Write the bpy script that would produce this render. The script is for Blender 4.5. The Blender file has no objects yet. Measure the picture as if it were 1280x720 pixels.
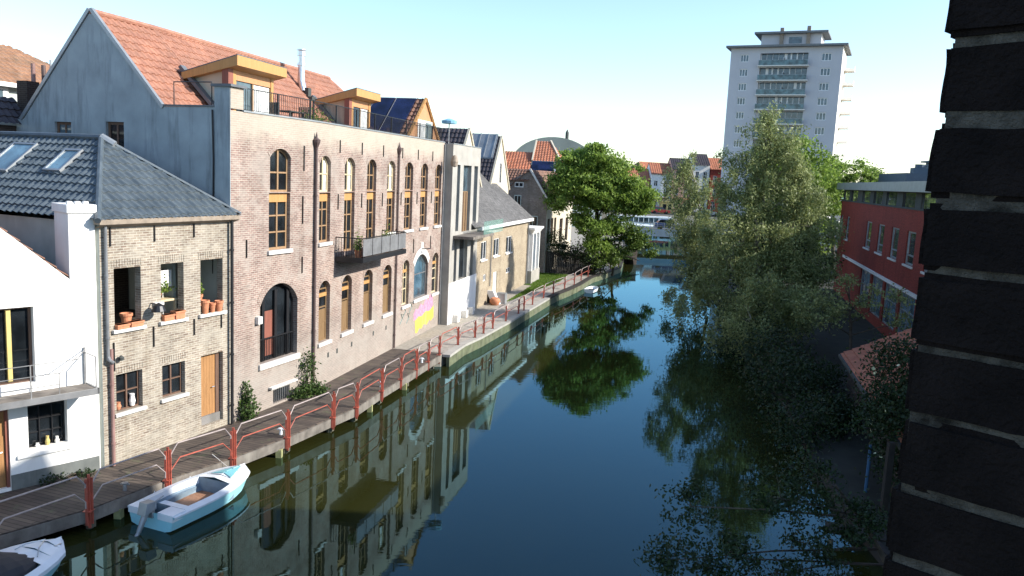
import bpy, bmesh, math, random
import numpy as np
from mathutils import Vector, Matrix
random.seed(7); RNG = np.random.default_rng(11)
R = math.radians
S = bpy.context.scene
COL = S.collection

# ------------------------------------------------------------------ camera
CAMZ = 9.4
PITCH, ROLL, FPX = R(8.0), R(2.75), 1000.0
fw = Vector((0, math.cos(PITCH), -math.sin(PITCH)))
r0 = Vector((1, 0, 0)); u0 = Vector((0, math.sin(PITCH), math.cos(PITCH)))
rt = r0*math.cos(ROLL) + u0*math.sin(ROLL)
up = -r0*math.sin(ROLL) + u0*math.cos(ROLL)
cam_d = bpy.data.cameras.new('camera'); cam = bpy.data.objects.new('camera', cam_d); COL.objects.link(cam)
m = Matrix((rt, up, -fw)).transposed().to_4x4(); m.translation = Vector((0, 0, CAMZ))
cam.matrix_world = m
cam_d.sensor_width = 36.0; cam_d.lens = 36.0*FPX/1280.0
cam_d.clip_start = 0.05; cam_d.clip_end = 3000
S.camera = cam

# ------------------------------------------------------------------ materials
MATS = {}
def new_mat(name):
    mt = bpy.data.materials.new(name); mt.use_nodes = True
    nt = mt.node_tree; b = nt.nodes['Principled BSDF']
    MATS[name] = mt
    return mt, nt, b
def c4(c): return (c[0], c[1], c[2], 1)
def link(nt, a, b): nt.links.new(a, b)
def noise(nt, vec, scale, detail=4, rough=.55):
    n = nt.nodes.new('ShaderNodeTexNoise'); n.inputs['Scale'].default_value = scale
    n.inputs['Detail'].default_value = detail; n.inputs['Roughness'].default_value = rough
    if vec is not None: link(nt, vec, n.inputs['Vector'])
    return n.outputs['Fac']
def ramp(nt, fac, p0, p1, c0=(0, 0, 0), c1=(1, 1, 1)):
    r = nt.nodes.new('ShaderNodeValToRGB'); e = r.color_ramp.elements
    e[0].position = p0; e[1].position = p1; e[0].color = c4(c0); e[1].color = c4(c1)
    link(nt, fac, r.inputs['Fac']); return r.outputs['Color']
def mix(nt, fac, a, b, mode='MIX'):
    n = nt.nodes.new('ShaderNodeMix'); n.data_type = 'RGBA'; n.blend_type = mode
    for s, v in ((0, fac), (6, a), (7, b)):
        if hasattr(v, 'links') or hasattr(v, 'is_linked'): link(nt, v, n.inputs[s])
        else: n.inputs[s].default_value = v if s == 0 else c4(v)
    return n.outputs[2]
def uvw(nt): return nt.nodes.new('ShaderNodeTexCoord').outputs['UV']
def objc(nt): return nt.nodes.new('ShaderNodeTexCoord').outputs['Object']
def bump(nt, b, h, strength, dist=.02):
    n = nt.nodes.new('ShaderNodeBump'); n.inputs['Strength'].default_value = strength; n.inputs['Distance'].default_value = dist
    link(nt, h, n.inputs['Height']); link(nt, n.outputs['Normal'], b.inputs['Normal'])
def mscale(nt, vec, sc):
    n = nt.nodes.new('ShaderNodeMapping'); n.inputs['Scale'].default_value = sc; link(nt, vec, n.inputs['Vector']); return n.outputs['Vector']

def m_plain(name, col, rough=.6, metal=0, var=.15, scale=3.0, bmp=0.0, spec=.5, stain=None, stain_amt=.0):
    mt, nt, b = new_mat(name)
    o = objc(nt)
    f = noise(nt, o, scale, 6)
    lo = tuple(max(0, x*(1-var)) for x in col); hi = tuple(x*(1+var) for x in col)
    cc = ramp(nt, f, .3, .7, lo, hi)
    if stain:
        s = ramp(nt, noise(nt, mscale(nt, o, (1.6, 1.6, .25)), 1.3, 6, .65), .5, .72)
        k = nt.nodes.new('ShaderNodeMath'); k.operation = 'MULTIPLY'; k.inputs[1].default_value = stain_amt
        link(nt, s, k.inputs[0]); cc = mix(nt, k.outputs[0], cc, stain)
    link(nt, cc, b.inputs['Base Color'])
    b.inputs['Roughness'].default_value = rough; b.inputs['Metallic'].default_value = metal
    b.inputs['Specular IOR Level'].default_value = spec
    if bmp: bump(nt, b, noise(nt, o, scale*12, 4), bmp, .01)
    return mt
def m_brick(name, c1, c2, mortar, bw=.215, bh=.07, ms=.012, patch=None, patch_amt=.6, pscale=.45, big=.25, topband=None, lowband=None, spots=None):
    mt, nt, b = new_mat(name); u = uvw(nt)
    wob = nt.nodes.new('ShaderNodeTexBrick')
    link(nt, u, wob.inputs['Vector'])
    wob.inputs['Color1'].default_value = c4(c1); wob.inputs['Color2'].default_value = c4(c2); wob.inputs['Mortar'].default_value = c4(mortar)
    wob.inputs['Scale'].default_value = 1; wob.inputs['Mortar Size'].default_value = ms; wob.inputs['Mortar Smooth'].default_value = .3
    wob.inputs['Brick Width'].default_value = bw; wob.inputs['Row Height'].default_value = bh; wob.inputs['Bias'].default_value = 0
    cc = wob.outputs['Color']
    o = objc(nt)
    # brick-to-brick tone
    cell = noise(nt, mscale(nt, u, (1/bw*.9, 1/bh*.9, 1)), 1.0, 1)
    cc = mix(nt, .55, cc, ramp(nt, cell, .3, .7, (.5, .49, .48), (1.08, 1.06, 1.03)), 'MULTIPLY')
    st_ = ramp(nt, noise(nt, mscale(nt, o, (2.2, 2.2, .16)), 1.0, 6, .7), .52, .75, (1, 1, 1), (.66, .64, .60)); cc = mix(nt, 1.0, cc, st_, 'MULTIPLY')
    bigc = ramp(nt, noise(nt, o, pscale, 5, .6), .3, .7, (1-big,)*3, (1+big,)*3)
    cc = mix(nt, 1.0, cc, bigc, 'MULTIPLY')
    if patch:
        f = ramp(nt, noise(nt, mscale(nt, o, (1, 1, 1.4)), pscale*1.9, 8, .68), .47, .58)
        k = nt.nodes.new('ShaderNodeMath'); k.operation = 'MULTIPLY'; k.inputs[1].default_value = patch_amt; link(nt, f, k.inputs[0])
        cc = mix(nt, k.outputs[0], cc, patch)
    def band(z0, z1, col, amt, cc):
        sx = nt.nodes.new('ShaderNodeSeparateXYZ'); link(nt, o, sx.inputs[0])
        ad = nt.nodes.new('ShaderNodeMath'); ad.operation = 'MULTIPLY_ADD'; ad.inputs[1].default_value = 1.2
        link(nt, noise(nt, o, 1.3, 6, .65), ad.inputs[0]); link(nt, sx.outputs[2], ad.inputs[2])
        mr = nt.nodes.new('ShaderNodeMapRange'); mr.inputs[1].default_value = z0; mr.inputs[2].default_value = z1; mr.inputs[4].default_value = amt
        link(nt, ad.outputs[0], mr.inputs[0]); return mix(nt, mr.outputs[0], cc, col)
    if topband: cc = band(topband[0], topband[1], topband[2], topband[3], cc)
    if lowband: cc = band(lowband[0], lowband[1], lowband[2], lowband[3], cc)
    if spots:
        s = ramp(nt, noise(nt, o, 5, 5, .7), .66, .72)
        cc = mix(nt, s, cc, spots)
    link(nt, cc, b.inputs['Base Color']); b.inputs['Roughness'].default_value = .85
    b.inputs['Specular IOR Level'].default_value = .25
    bump(nt, b, wob.outputs['Fac'], -.5, .012)
    return mt
def m_glass(name, col=(.012, .015, .018), rough=.06, spec=.6):
    mt, nt, b = new_mat(name)
    o = objc(nt)
    cc = ramp(nt, noise(nt, o, 1.1, 3), .35, .65, tuple(x*.5 for x in col), tuple(x*1.8 for x in col))
    link(nt, cc, b.inputs['Base Color'])
    b.inputs['Roughness'].default_value = rough; b.inputs['Specular IOR Level'].default_value = spec
    bump(nt, b, noise(nt, o, 1.6, 2), .12, .02)
    return mt
def m_clearglass(name, col, alpha=.35):
    mt, nt, b = new_mat(name)
    b.inputs['Base Color'].default_value = c4(col); b.inputs['Roughness'].default_value = .03; b.inputs['Alpha'].default_value = alpha
    return mt
def m_leaf(name, c_lo, c_hi, trans=.35, rough=.55):
    mt, nt, b = new_mat(name)
    g = nt.nodes.new('ShaderNodeNewGeometry')
    o = objc(nt)
    f = nt.nodes.new('ShaderNodeMath'); f.operation = 'MULTIPLY_ADD'; f.inputs[1].default_value = .55
    link(nt, g.outputs['Random Per Island'], f.inputs[0])
    k = nt.nodes.new('ShaderNodeMath'); k.operation = 'MULTIPLY'; k.inputs[1].default_value = .45
    link(nt, noise(nt, o, .55, 3), k.inputs[0]); link(nt, k.outputs[0], f.inputs[2])
    cc = ramp(nt, f.outputs[0], .15, .85, c_lo, c_hi)
    link(nt, cc, b.inputs['Base Color']); b.inputs['Roughness'].default_value = rough; b.inputs['Specular IOR Level'].default_value = .35
    out = nt.nodes['Material Output']
    tr = nt.nodes.new('ShaderNodeBsdfTranslucent'); link(nt, cc, tr.inputs['Color'])
    mx = nt.nodes.new('ShaderNodeMixShader'); mx.inputs[0].default_value = trans
    link(nt, b.outputs[0], mx.inputs[1]); link(nt, tr.outputs[0], mx.inputs[2]); link(nt, mx.outputs[0], out.inputs['Surface'])
    return mt
def m_wood(name, c1, c2, rough=.65, plank=.0):
    mt, nt, b = new_mat(name); o = objc(nt)
    f = noise(nt, mscale(nt, o, (7, 7, .8)), 2.0, 6, .65)
    cc = ramp(nt, f, .3, .7, c1, c2)
    link(nt, cc, b.inputs['Base Color']); b.inputs['Roughness'].default_value = rough
    bump(nt, b, f, .2, .01)
    return mt
def m_tile(name, c1, c2, rough=.7, moss=None, moss_amt=.5):
    mt, nt, b = new_mat(name); u = uvw(nt); o = objc(nt)
    f = noise(nt, mscale(nt, u, (4.0, 2.8, 1)), 1.0, 1)
    cc = ramp(nt, f, .3, .7, c1, c2)
    f2 = ramp(nt, noise(nt, o, .9, 6, .65), .3, .7, (.72, .72, .72), (1.15, 1.12, 1.1))
    cc = mix(nt, 1.0, cc, f2, 'MULTIPLY')
    if moss:
        s = ramp(nt, noise(nt, o, 1.4, 7, .7), .52, .66)
        k = nt.nodes.new('ShaderNodeMath'); k.operation = 'MULTIPLY'; k.inputs[1].default_value = moss_amt; link(nt, s, k.inputs[0])
        cc = mix(nt, k.outputs[0], cc, moss)
    link(nt, cc, b.inputs['Base Color']); b.inputs['Roughness'].default_value = rough
    bump(nt, b, noise(nt, o, 30, 3), .15, .01)
    return mt

M = {}
M['brick_tall'] = m_brick('brick_tall', (.315, .215, .18), (.215, .135, .115), (.39, .35, .30), patch=(.37, .33, .285), patch_amt=.45, pscale=.5, topband=(10.5, 11.0, (.40, .36, .29), .65), lowband=(4.4, 2.4, (.30, .275, .24), .6))
M['brick_pale'] = m_brick('brick_pale', (.34, .29, .225), (.20, .15, .115), (.42, .39, .33), patch=(.38, .35, .29), patch_amt=.4, pscale=.8, lowband=(1.9, 1.1, (.27, .25, .20), .5))
M['brick_beige'] = m_brick('brick_beige', (.36, .295, .205), (.28, .22, .15), (.38, .33, .25), patch=(.42, .36, .26), patch_amt=.4, big=.15)
M['brick_grey'] = m_brick('brick_grey', (.27, .22, .19), (.20, .15, .13), (.30, .27, .24), patch=(.16, .14, .12), patch_amt=.5)
M['brick_red'] = m_brick('brick_red', (.34, .06, .04), (.26, .045, .032), (.17, .045, .035), big=.12, ms=.009)
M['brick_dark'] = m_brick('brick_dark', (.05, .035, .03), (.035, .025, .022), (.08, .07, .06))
M['plaster_blue'] = m_plain('plaster_blue', (.30, .34, .355), .85, var=.14, scale=1.1, bmp=.25, stain=(.10, .11, .12), stain_amt=.7, spec=.2)
M['plaster_white'] = m_plain('plaster_white', (.80, .78, .74), .8, var=.06, scale=1.5, bmp=.15, stain=(.62, .60, .55), stain_amt=.45, spec=.25)
M['plaster_dull'] = m_plain('plaster_dull', (.46, .50, .46), .85, var=.12, scale=1.4, stain=(.30, .34, .31), stain_amt=.4, spec=.2)
M['plaster_cream'] = m_plain('plaster_cream', (.50, .45, .35), .85, var=.1, scale=1.6, stain=(.42, .37, .28), stain_amt=.5, spec=.2)
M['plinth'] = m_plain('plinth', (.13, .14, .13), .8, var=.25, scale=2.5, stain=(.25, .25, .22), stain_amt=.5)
M['concrete'] = m_plain('concrete', (.34, .325, .29), .85, var=.15, scale=1.3, bmp=.2, stain=(.27, .26, .23), stain_amt=.4, spec=.2)
M['concrete_dark'] = m_plain('concrete_dark', (.20, .19, .18), .85, var=.2, scale=1.3, bmp=.2, stain=(.11, .11, .09), stain_amt=.6, spec=.2)
M['stone_sill'] = m_plain('stone_sill', (.60, .58, .54), .8, var=.12, scale=6, spec=.25)
M['deck'] = m_plain('deck', (.085, .066, .053), .8, var=.45, scale=2.2, bmp=.3, stain=(.24, .20, .16), stain_amt=.6, spec=.25)
M['deck_beam'] = m_plain('deck_beam', (.16, .14, .12), .85, var=.35, scale=3, bmp=.3, stain=(.30, .28, .24), stain_amt=.6, spec=.2)
M['pile'] = m_plain('pile', (.10, .09, .06), .9, var=.4, scale=4, bmp=.3)
M['yellow_pile'] = m_plain('yellow_pile', (.30, .29, .13), .85, var=.3, scale=4)
M['paving'] = m_brick('paving', (.42, .38, .33), (.36, .33, .29), (.27, .25, .22), bw=.3, bh=.3, ms=.008, big=.15)
M['asphalt'] = m_plain('asphalt', (.07, .07, .07), .9, var=.2, scale=2)
M['gravel'] = m_plain('gravel', (.30, .27, .22), .9, var=.25, scale=6)
M['earth'] = m_plain('earth', (.022, .022, .014), .95, var=.4, scale=1.2, bmp=.4)
M['lawn'] = m_plain('lawn', (.075, .13, .02), .9, var=.4, scale=3.0, bmp=.5, spec=.1)
M['frame_tan'] = m_wood('frame_tan', (.24, .145, .07), (.34, .21, .11))
M['frame_pale'] = m_wood('frame_pale', (.50, .40, .24), (.60, .50, .32))
M['panel_orange'] = m_wood('panel_orange', (.38, .20, .065), (.48, .26, .09))
M['boards_orange'] = m_wood('boards_orange', (.40, .20, .09), (.48, .25, .12))
M['frame_brown'] = m_wood('frame_brown', (.09, .05, .03), (.16, .09, .06))
M['shutter'] = m_wood('shutter', (.15, .09, .04), (.22, .135, .06))
M['door_wood'] = m_wood('door_wood', (.26, .13, .045), (.38, .19, .07))
M['rust_red'] = m_wood('rust_red', (.18, .06, .04), (.26, .09, .06))
M['white_paint'] = m_plain('white_paint', (.78, .77, .74), .5, var=.05, scale=3)
M['yellow_frame'] = m_plain('yellow_frame', (.60, .46, .16), .5, var=.1)
M['black_metal'] = m_plain('black_metal', (.02, .02, .022), .45, var=.2, metal=.3)
M['grey_metal'] = m_plain('grey_metal', (.30, .30, .30), .45, var=.2, metal=.6)
M['zinc'] = m_plain('zinc', (.30, .32, .33), .45, var=.15, metal=.5, scale=2)
M['lead'] = m_plain('lead', (.10, .11, .12), .6, var=.2)
M['steel'] = m_plain('steel', (.62, .62, .62), .28, var=.1, metal=.95)
M['pipe_brown'] = m_plain('pipe_brown', (.09, .06, .055), .6, var=.2)
M['pipe_pink'] = m_plain('pipe_pink', (.26, .15, .13), .6, var=.2)
M['pipe_grey'] = m_plain('pipe_grey', (.16, .165, .17), .5, var=.2)
M['gutter'] = m_plain('gutter', (.25, .20, .15), .7, var=.25, scale=5)
M['rail_red'] = m_plain('rail_red', (.36, .075, .045), .55, var=.3, scale=5, stain=(.22, .08, .05), stain_amt=.5)
M['rail_grey'] = m_plain('rail_grey', (.36, .30, .28), .5, var=.2, scale=5, metal=.2)
M['glass'] = m_glass('glass')
M['glass_blue'] = m_glass('glass_blue', (.05, .075, .09), .05, .9)
M['glass_green'] = m_clearglass('glass_green', (.22, .42, .36), .3)
M['skyglass'] = m_glass('skyglass', (.10, .17, .20), .05, 1.0)
M['curtain'] = m_plain('curtain', (.55, .57, .56), .9, var=.25, scale=4)
M['solar'] = m_glass('solar', (.006, .010, .035), .18, .5)
M['tile_orange'] = m_tile('tile_orange', (.29, .13, .085), (.38, .185, .12), moss=(.22, .13, .095), moss_amt=.35)
M['tile_far'] = m_tile('tile_far', (.36, .12, .06), (.46, .19, .10), moss=(.20, .10, .07))
M['tile_brown'] = m_tile('tile_brown', (.26, .14, .08), (.36, .21, .13), moss=(.20, .15, .10))
M['tile_old'] = m_tile('tile_old', (.16, .085, .055), (.24, .12, .075), moss=(.08, .06, .045))
M['tile_dark'] = m_tile('tile_dark', (.065, .085, .10), (.10, .125, .14), rough=.38)
M['tile_black'] = m_tile('tile_black', (.035, .03, .035), (.055, .045, .05), rough=.6)
M['slate'] = m_brick('slate', (.16, .155, .15), (.11, .108, .105), (.06, .06, .06), bw=.25, bh=.18, ms=.006, big=.2)
M['dome'] = m_plain('dome', (.19, .22, .20), .7, var=.12, scale=.3)
M['terracotta'] = m_plain('terracotta', (.50, .20, .10), .8, var=.2, scale=9)
M['boat_white'] = m_plain('boat_white', (.66, .70, .73), .35, var=.06, scale=3)
M['boat_blue'] = m_plain('boat_blue', (.30, .60, .66), .35, var=.08, scale=2)
M['boat_teal'] = m_plain('boat_teal', (.16, .42, .46), .4, var=.1)
M['boat_inner'] = m_plain('boat_inner', (.16, .22, .27), .6, var=.2)
M['boat_floor'] = m_wood('boat_floor', (.22, .11, .06), (.36, .19, .11))
M['canvas_black'] = m_plain('canvas_black', (.018, .018, .022), .75, var=.3, scale=3, bmp=.4)
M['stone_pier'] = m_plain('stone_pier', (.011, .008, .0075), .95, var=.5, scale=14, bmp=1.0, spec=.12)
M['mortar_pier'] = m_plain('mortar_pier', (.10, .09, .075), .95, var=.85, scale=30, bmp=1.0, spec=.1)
M['bark_pale'] = m_plain('bark_pale', (.26, .23, .18), .9, var=.4, scale=4, bmp=.4)
M['bark'] = m_plain('bark', (.07, .055, .04), .95, var=.4, scale=4, bmp=.5)
M['leaf_green'] = m_leaf('leaf_green', (.04, .08, .012), (.16, .23, .04))
M['leaf_bright'] = m_leaf('leaf_bright', (.085, .15, .02), (.29, .40, .08), .5)
M['leaf_silver'] = m_leaf('leaf_silver', (.07, .10, .025), (.38, .42, .17), .35, .5)
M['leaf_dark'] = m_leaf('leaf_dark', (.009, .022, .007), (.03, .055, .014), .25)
M['leaf_hedge'] = m_leaf('leaf_hedge', (.02, .05, .012), (.09, .14, .03), .3)
M['leaf_purple'] = m_leaf('leaf_purple', (.035, .016, .016), (.09, .035, .03), .3)
M['grass'] = m_leaf('grass', (.06, .12, .015), (.16, .25, .03), .4)
M['pink'] = m_plain('pink', (.48, .22, .32), .7, var=.3, scale=7, stain=(.42, .38, .34), stain_amt=.9)
M['yellow'] = m_plain('yellow', (.58, .42, .07), .7, var=.2, scale=6, stain=(.5, .42, .3), stain_amt=.6)
M['teal_spray'] = m_plain('teal_spray', (.25, .36, .33), .8, var=.2, scale=6)
M['charcoal'] = m_plain('charcoal', (.05, .055, .05), .8, var=.2)
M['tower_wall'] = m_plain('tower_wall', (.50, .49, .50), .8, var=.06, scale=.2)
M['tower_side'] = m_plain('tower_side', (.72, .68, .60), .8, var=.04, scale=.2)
M['parasol_blue'] = m_plain('parasol_blue', (.20, .42, .55), .7)
M['car_blue'] = m_plain('car_blue', (.03, .05, .12), .25, spec=.8)
M['car_white'] = m_plain('car_white', (.7, .7, .7), .25, spec=.8, var=.03)
M['car_silver'] = m_plain('car_silver', (.35, .37, .38), .25, spec=.8, var=.03)
M['car_red'] = m_plain('car_red', (.45, .04, .03), .25, spec=.8, var=.03)
M['car_dark'] = m_plain('car_dark', (.03, .04, .04), .25, spec=.8, var=.03)
M['tyre'] = m_plain('tyre', (.015, .015, .015), .9)
M['pale_flower'] = m_plain('pale_flower', (.65, .65, .40), .8)
M['steel_blue'] = m_plain('steel_blue', (.055, .085, .12), .6, var=.15)
M['blue_pole'] = m_plain('blue_pole', (.03, .10, .20), .5)
M['bridge_paint'] = m_plain('bridge_paint', (.16, .22, .27), .6, var=.15, scale=.6)

M['pink_wall'] = m_plain('pink_wall', (.60, .34, .27), .8, var=.08)
M['tile_shed'] = m_tile('tile_shed', (.34, .11, .06), (.44, .17, .09), moss=(.20, .08, .05))
mt, nt, b = new_mat('deck'); u = uvw(nt); o = objc(nt)
mp = nt.nodes.new('ShaderNodeMapping'); mp.inputs['Rotation'].default_value = (0, 0, R(19)); link(nt, u, mp.inputs['Vector'])
bk = nt.nodes.new('ShaderNodeTexBrick'); link(nt, mp.outputs[0], bk.inputs['Vector']); bk.inputs['Scale'].default_value = 1; bk.inputs['Brick Width'].default_value = 4.0; bk.inputs['Row Height'].default_value = .15; bk.inputs['Mortar Size'].default_value = .012
bk.inputs['Color1'].default_value = (.10, .078, .062, 1); bk.inputs['Color2'].default_value = (.065, .05, .042, 1); bk.inputs['Mortar'].default_value = (.02, .016, .013, 1)
cc = mix(nt, 1.0, bk.outputs['Color'], ramp(nt, noise(nt, o, 1.1, 6, .65), .3, .72, (.6, .6, .6), (1.5, 1.45, 1.35)), 'MULTIPLY')
cc = mix(nt, ramp(nt, noise(nt, o, 2.6, 6, .7), .58, .7), cc, (.09, .10, .05))
link(nt, cc, b.inputs['Base Color']); b.inputs['Roughness'].default_value = .8; bump(nt, b, bk.outputs['Fac'], -.5, .01)
M['deck'] = mt
M['dark_wood'] = m_plain('dark_wood', (.022, .018, .014), .9, var=.4, scale=4, bmp=.3)
M['roof_edge'] = m_plain('roof_edge', (.16, .17, .17), .7)
M['glass_mirror'] = m_glass('glass_mirror', (.45, .46, .46), .04, 1.0); M['glass_mirror'].node_tree.nodes['Principled BSDF'].inputs['Metallic'].default_value = .85
M['glass_green2'] = m_glass('glass_green2', (.10, .16, .16), .1, .8)
M['glass_rail'] = m_glass('glass_rail', (.06, .11, .12), .12, .6)

M['moss_stone'] = m_plain('moss_stone', (.10, .11, .06), .9, var=.4, scale=2.5, bmp=.5, stain=(.22, .20, .16), stain_amt=.5)

# water: dark murky body under a mirror skin
mt, nt, b = new_mat('water')
o = objc(nt)
cc = ramp(nt, noise(nt, o, .12, 4), .35, .65, (.017, .018, .005), (.025, .026, .006))
dif = nt.nodes.new('ShaderNodeBsdfDiffuse'); link(nt, cc, dif.inputs['Color'])
glo = nt.nodes.new('ShaderNodeBsdfGlossy'); glo.inputs['Roughness'].default_value = .018; glo.inputs['Color'].default_value = (.46, .82, 1, 1)
fre = nt.nodes.new('ShaderNodeFresnel'); fre.inputs['IOR'].default_value = 1.46
mxs = nt.nodes.new('ShaderNodeMixShader'); link(nt, fre.outputs[0], mxs.inputs[0]); link(nt, dif.outputs[0], mxs.inputs[1]); link(nt, glo.outputs[0], mxs.inputs[2]); link(nt, mxs.outputs[0], nt.nodes['Material Output'].inputs['Surface'])
h1 = noise(nt, mscale(nt, o, (.55, 1.6, 1)), 2.2, 3, .5)
h2 = noise(nt, o, .35, 2)
mm = nt.nodes.new('ShaderNodeMath'); mm.operation = 'MULTIPLY'; link(nt, h1, mm.inputs[0]); link(nt, ramp(nt, h2, .35, .7, (.25,)*3, (1,)*3), mm.inputs[1])
bm_ = nt.nodes.new('ShaderNodeBump'); bm_.inputs['Strength'].default_value = .04; bm_.inputs['Distance'].default_value = .05; link(nt, mm.outputs[0], bm_.inputs['Height'])
for q_ in (dif, glo, fre): link(nt, bm_.outputs['Normal'], q_.inputs['Normal'])
M['water'] = mt

# ------------------------------------------------------------------ mesh builder
class MB:
    def __init__(s): s.v = []; s.f = []; s.m = []; s.mats = []; s.mi = 0; s.smooth = False
    def mat(s, name):
        if name not in s.mats: s.mats.append(name)
        s.mi = s.mats.index(name); return s
    def face(s, pts):
        i = len(s.v); s.v += [tuple(p) for p in pts]; s.f.append(tuple(range(i, i+len(pts)))); s.m.append(s.mi); return s
    def box(s, x0, x1, y0, y1, z0, z1):
        if x0 > x1: x0, x1 = x1, x0
        if y0 > y1: y0, y1 = y1, y0
        if z0 > z1: z0, z1 = z1, z0
        P = [(x0,y0,z0),(x1,y0,z0),(x1,y1,z0),(x0,y1,z0),(x0,y0,z1),(x1,y0,z1),(x1,y1,z1),(x0,y1,z1)]
        i = len(s.v); s.v += P
        for q in ((0,3,2,1),(4,5,6,7),(0,1,5,4),(1,2,6,5),(2,3,7,6),(3,0,4,7)):
            s.f.append(tuple(i+k for k in q)); s.m.append(s.mi)
        return s
    def prism(s, poly, d):            # closed polygon extruded by vector d
        d = Vector(d); A = [Vector(p) for p in poly]; B = [p+d for p in A]; n = len(A)
        i = len(s.v); s.v += [tuple(p) for p in A+B]
        s.f.append(tuple(i+k for k in range(n))[::-1]); s.m.append(s.mi)
        s.f.append(tuple(i+n+k for k in range(n))); s.m.append(s.mi)
        for k in range(n):
            j = (k+1) % n; s.f.append((i+k, i+j, i+n+j, i+n+k)); s.m.append(s.mi)
        return s
    def bar(s, a, b, w, h=None, roll=None):   # rectangular bar from a to b
        a = Vector(a); b = Vector(b); h = h or w; d = (b-a).normalized()
        ref = Vector((0,0,1)) if abs(d.z) < .95 else Vector((1,0,0))
        x = d.cross(ref).normalized()*w/2; y = d.cross(x).normalized()*h/2
        return s.prism([a-x-y, a+x-y, a+x+y, a-x+y], b-a)
    def tube(s, pts, r, seg=8, caps=True):
        pts = [Vector(p) for p in pts]; rr = r if isinstance(r, (list, tuple)) else [r]*len(pts)
        i0 = len(s.v); prev = None
        for k, p in enumerate(pts):
            d = (pts[min(k+1, len(pts)-1)]-pts[max(k-1, 0)]).normalized()
            if prev is None:
                ref = Vector((0,0,1)) if abs(d.z) < .9 else Vector((1,0,0)); x = d.cross(ref).normalized()
            else: x = (prev-d*prev.dot(d)).normalized()
            prev = x; y = d.cross(x)
            for j in range(seg):
                a = 2*math.pi*j/seg; s.v.append(tuple(p+(x*math.cos(a)+y*math.sin(a))*rr[k]))
        for k in range(len(pts)-1):
            for j in range(seg):
                a = i0+k*seg+j; b = i0+k*seg+(j+1) % seg
                s.f.append((a, b, b+seg, a+seg)); s.m.append(s.mi)
        if caps:
            s.f.append(tuple(i0+j for j in range(seg))[::-1]); s.m.append(s.mi)
            e = i0+(len(pts)-1)*seg; s.f.append(tuple(e+j for j in range(seg))); s.m.append(s.mi)
        return s
    def lathe(s, cx, cy, prof, seg=14):
        i0 = len(s.v)
        for (r, z) in prof:
            for j in range(seg):
                a = 2*math.pi*j/seg; s.v.append((cx+r*math.cos(a), cy+r*math.sin(a), z))
        for k in range(len(prof)-1):
            for j in range(seg):
                a = i0+k*seg+j; b = i0+k*seg+(j+1) % seg
                s.f.append((a, b, b+seg, a+seg)); s.m.append(s.mi)
        return s
    def build(s, name, mat=None, parent=None, bevel=0, smooth=False):
        me = bpy.data.meshes.new(name)
        me.from_pydata(s.v, [], s.f)
        mats = s.mats or [mat]
        for n in mats: me.materials.append(M[n])
        if s.mats: me.polygons.foreach_set('material_index', s.m)
        uvs = me.uv_layers.new(name='UVMap')
        nl = len(me.loops); co = np.zeros(len(me.vertices)*3); me.vertices.foreach_get('co', co); co = co.reshape(-1, 3)
        li = np.zeros(nl, int); me.loops.foreach_get('vertex_index', li)
        npoly = len(me.polygons); nn = np.zeros(npoly*3); me.polygons.foreach_get('normal', nn); nn = nn.reshape(-1, 3)
        lt = np.zeros(npoly, int); me.polygons.foreach_get('loop_total', lt)
        n = np.repeat(nn, lt, 0); p = co[li]
        flat = np.abs(n[:, 2]) > .95
        h = np.stack([-n[:, 1], n[:, 0], np.zeros(nl)], 1); hl = np.linalg.norm(h, axis=1); hl[hl < 1e-6] = 1; h /= hl[:, None]
        w = np.cross(n, h)
        u = np.where(flat, p[:, 0], (p*h).sum(1)); v = np.where(flat, p[:, 1], (p*w).sum(1))
        uvs.data.foreach_set('uv', np.stack([u, v], 1).ravel())
        if smooth: me.polygons.foreach_set('use_smooth', [True]*npoly)
        ob = bpy.data.objects.new(name, me); COL.objects.link(ob)
        if parent is not None: ob.parent = parent
        if bevel:
            bv = ob.modifiers.new('bevel', 'BEVEL'); bv.width = bevel; bv.segments = 2; bv.limit_method = 'ANGLE'
        return ob

def dirv(a): a = R(a); return Vector((math.sin(a), math.cos(a), 0))
def tag(o, label=None, cat=None, group=None, kind=None):
    if label: o['label'] = label
    if cat: o['category'] = cat
    if group: o['group'] = group
    if kind: o['kind'] = kind
    return o
def thing(name, label, cat, loc=(0, 0, 0), az=90, group=None):
    """Empty whose local x runs along azimuth az (clockwise from +Y); local y is to the left of it, z up from the water level."""
    o = bpy.data.objects.new(name, None); COL.objects.link(o)
    o.location = loc; o.rotation_euler = (0, 0, R(90-az)); tag(o, label, cat, group)
    return o
def struct(name, mb, mat=None): o = mb.build(name, mat); o['kind'] = 'structure'; return o

def arc_pts(x0, x1, zs, zt, n=12):     # segmental arch from (x0,zs) over (.,zt) to (x1,zs)
    w = (x1-x0)/2; r = zt-zs; cx = (x0+x1)/2
    if r <= 1e-4: return [(x0, zs), (x1, zs)]
    rad = (w*w+r*r)/(2*r); cz = zt-rad; a = math.asin(min(1, w/rad))
    if r > w: a = math.pi-a
    return [(cx+rad*math.sin(-a+2*a*k/n), cz+rad*math.cos(-a+2*a*k/n)) for k in range(n+1)]

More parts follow.
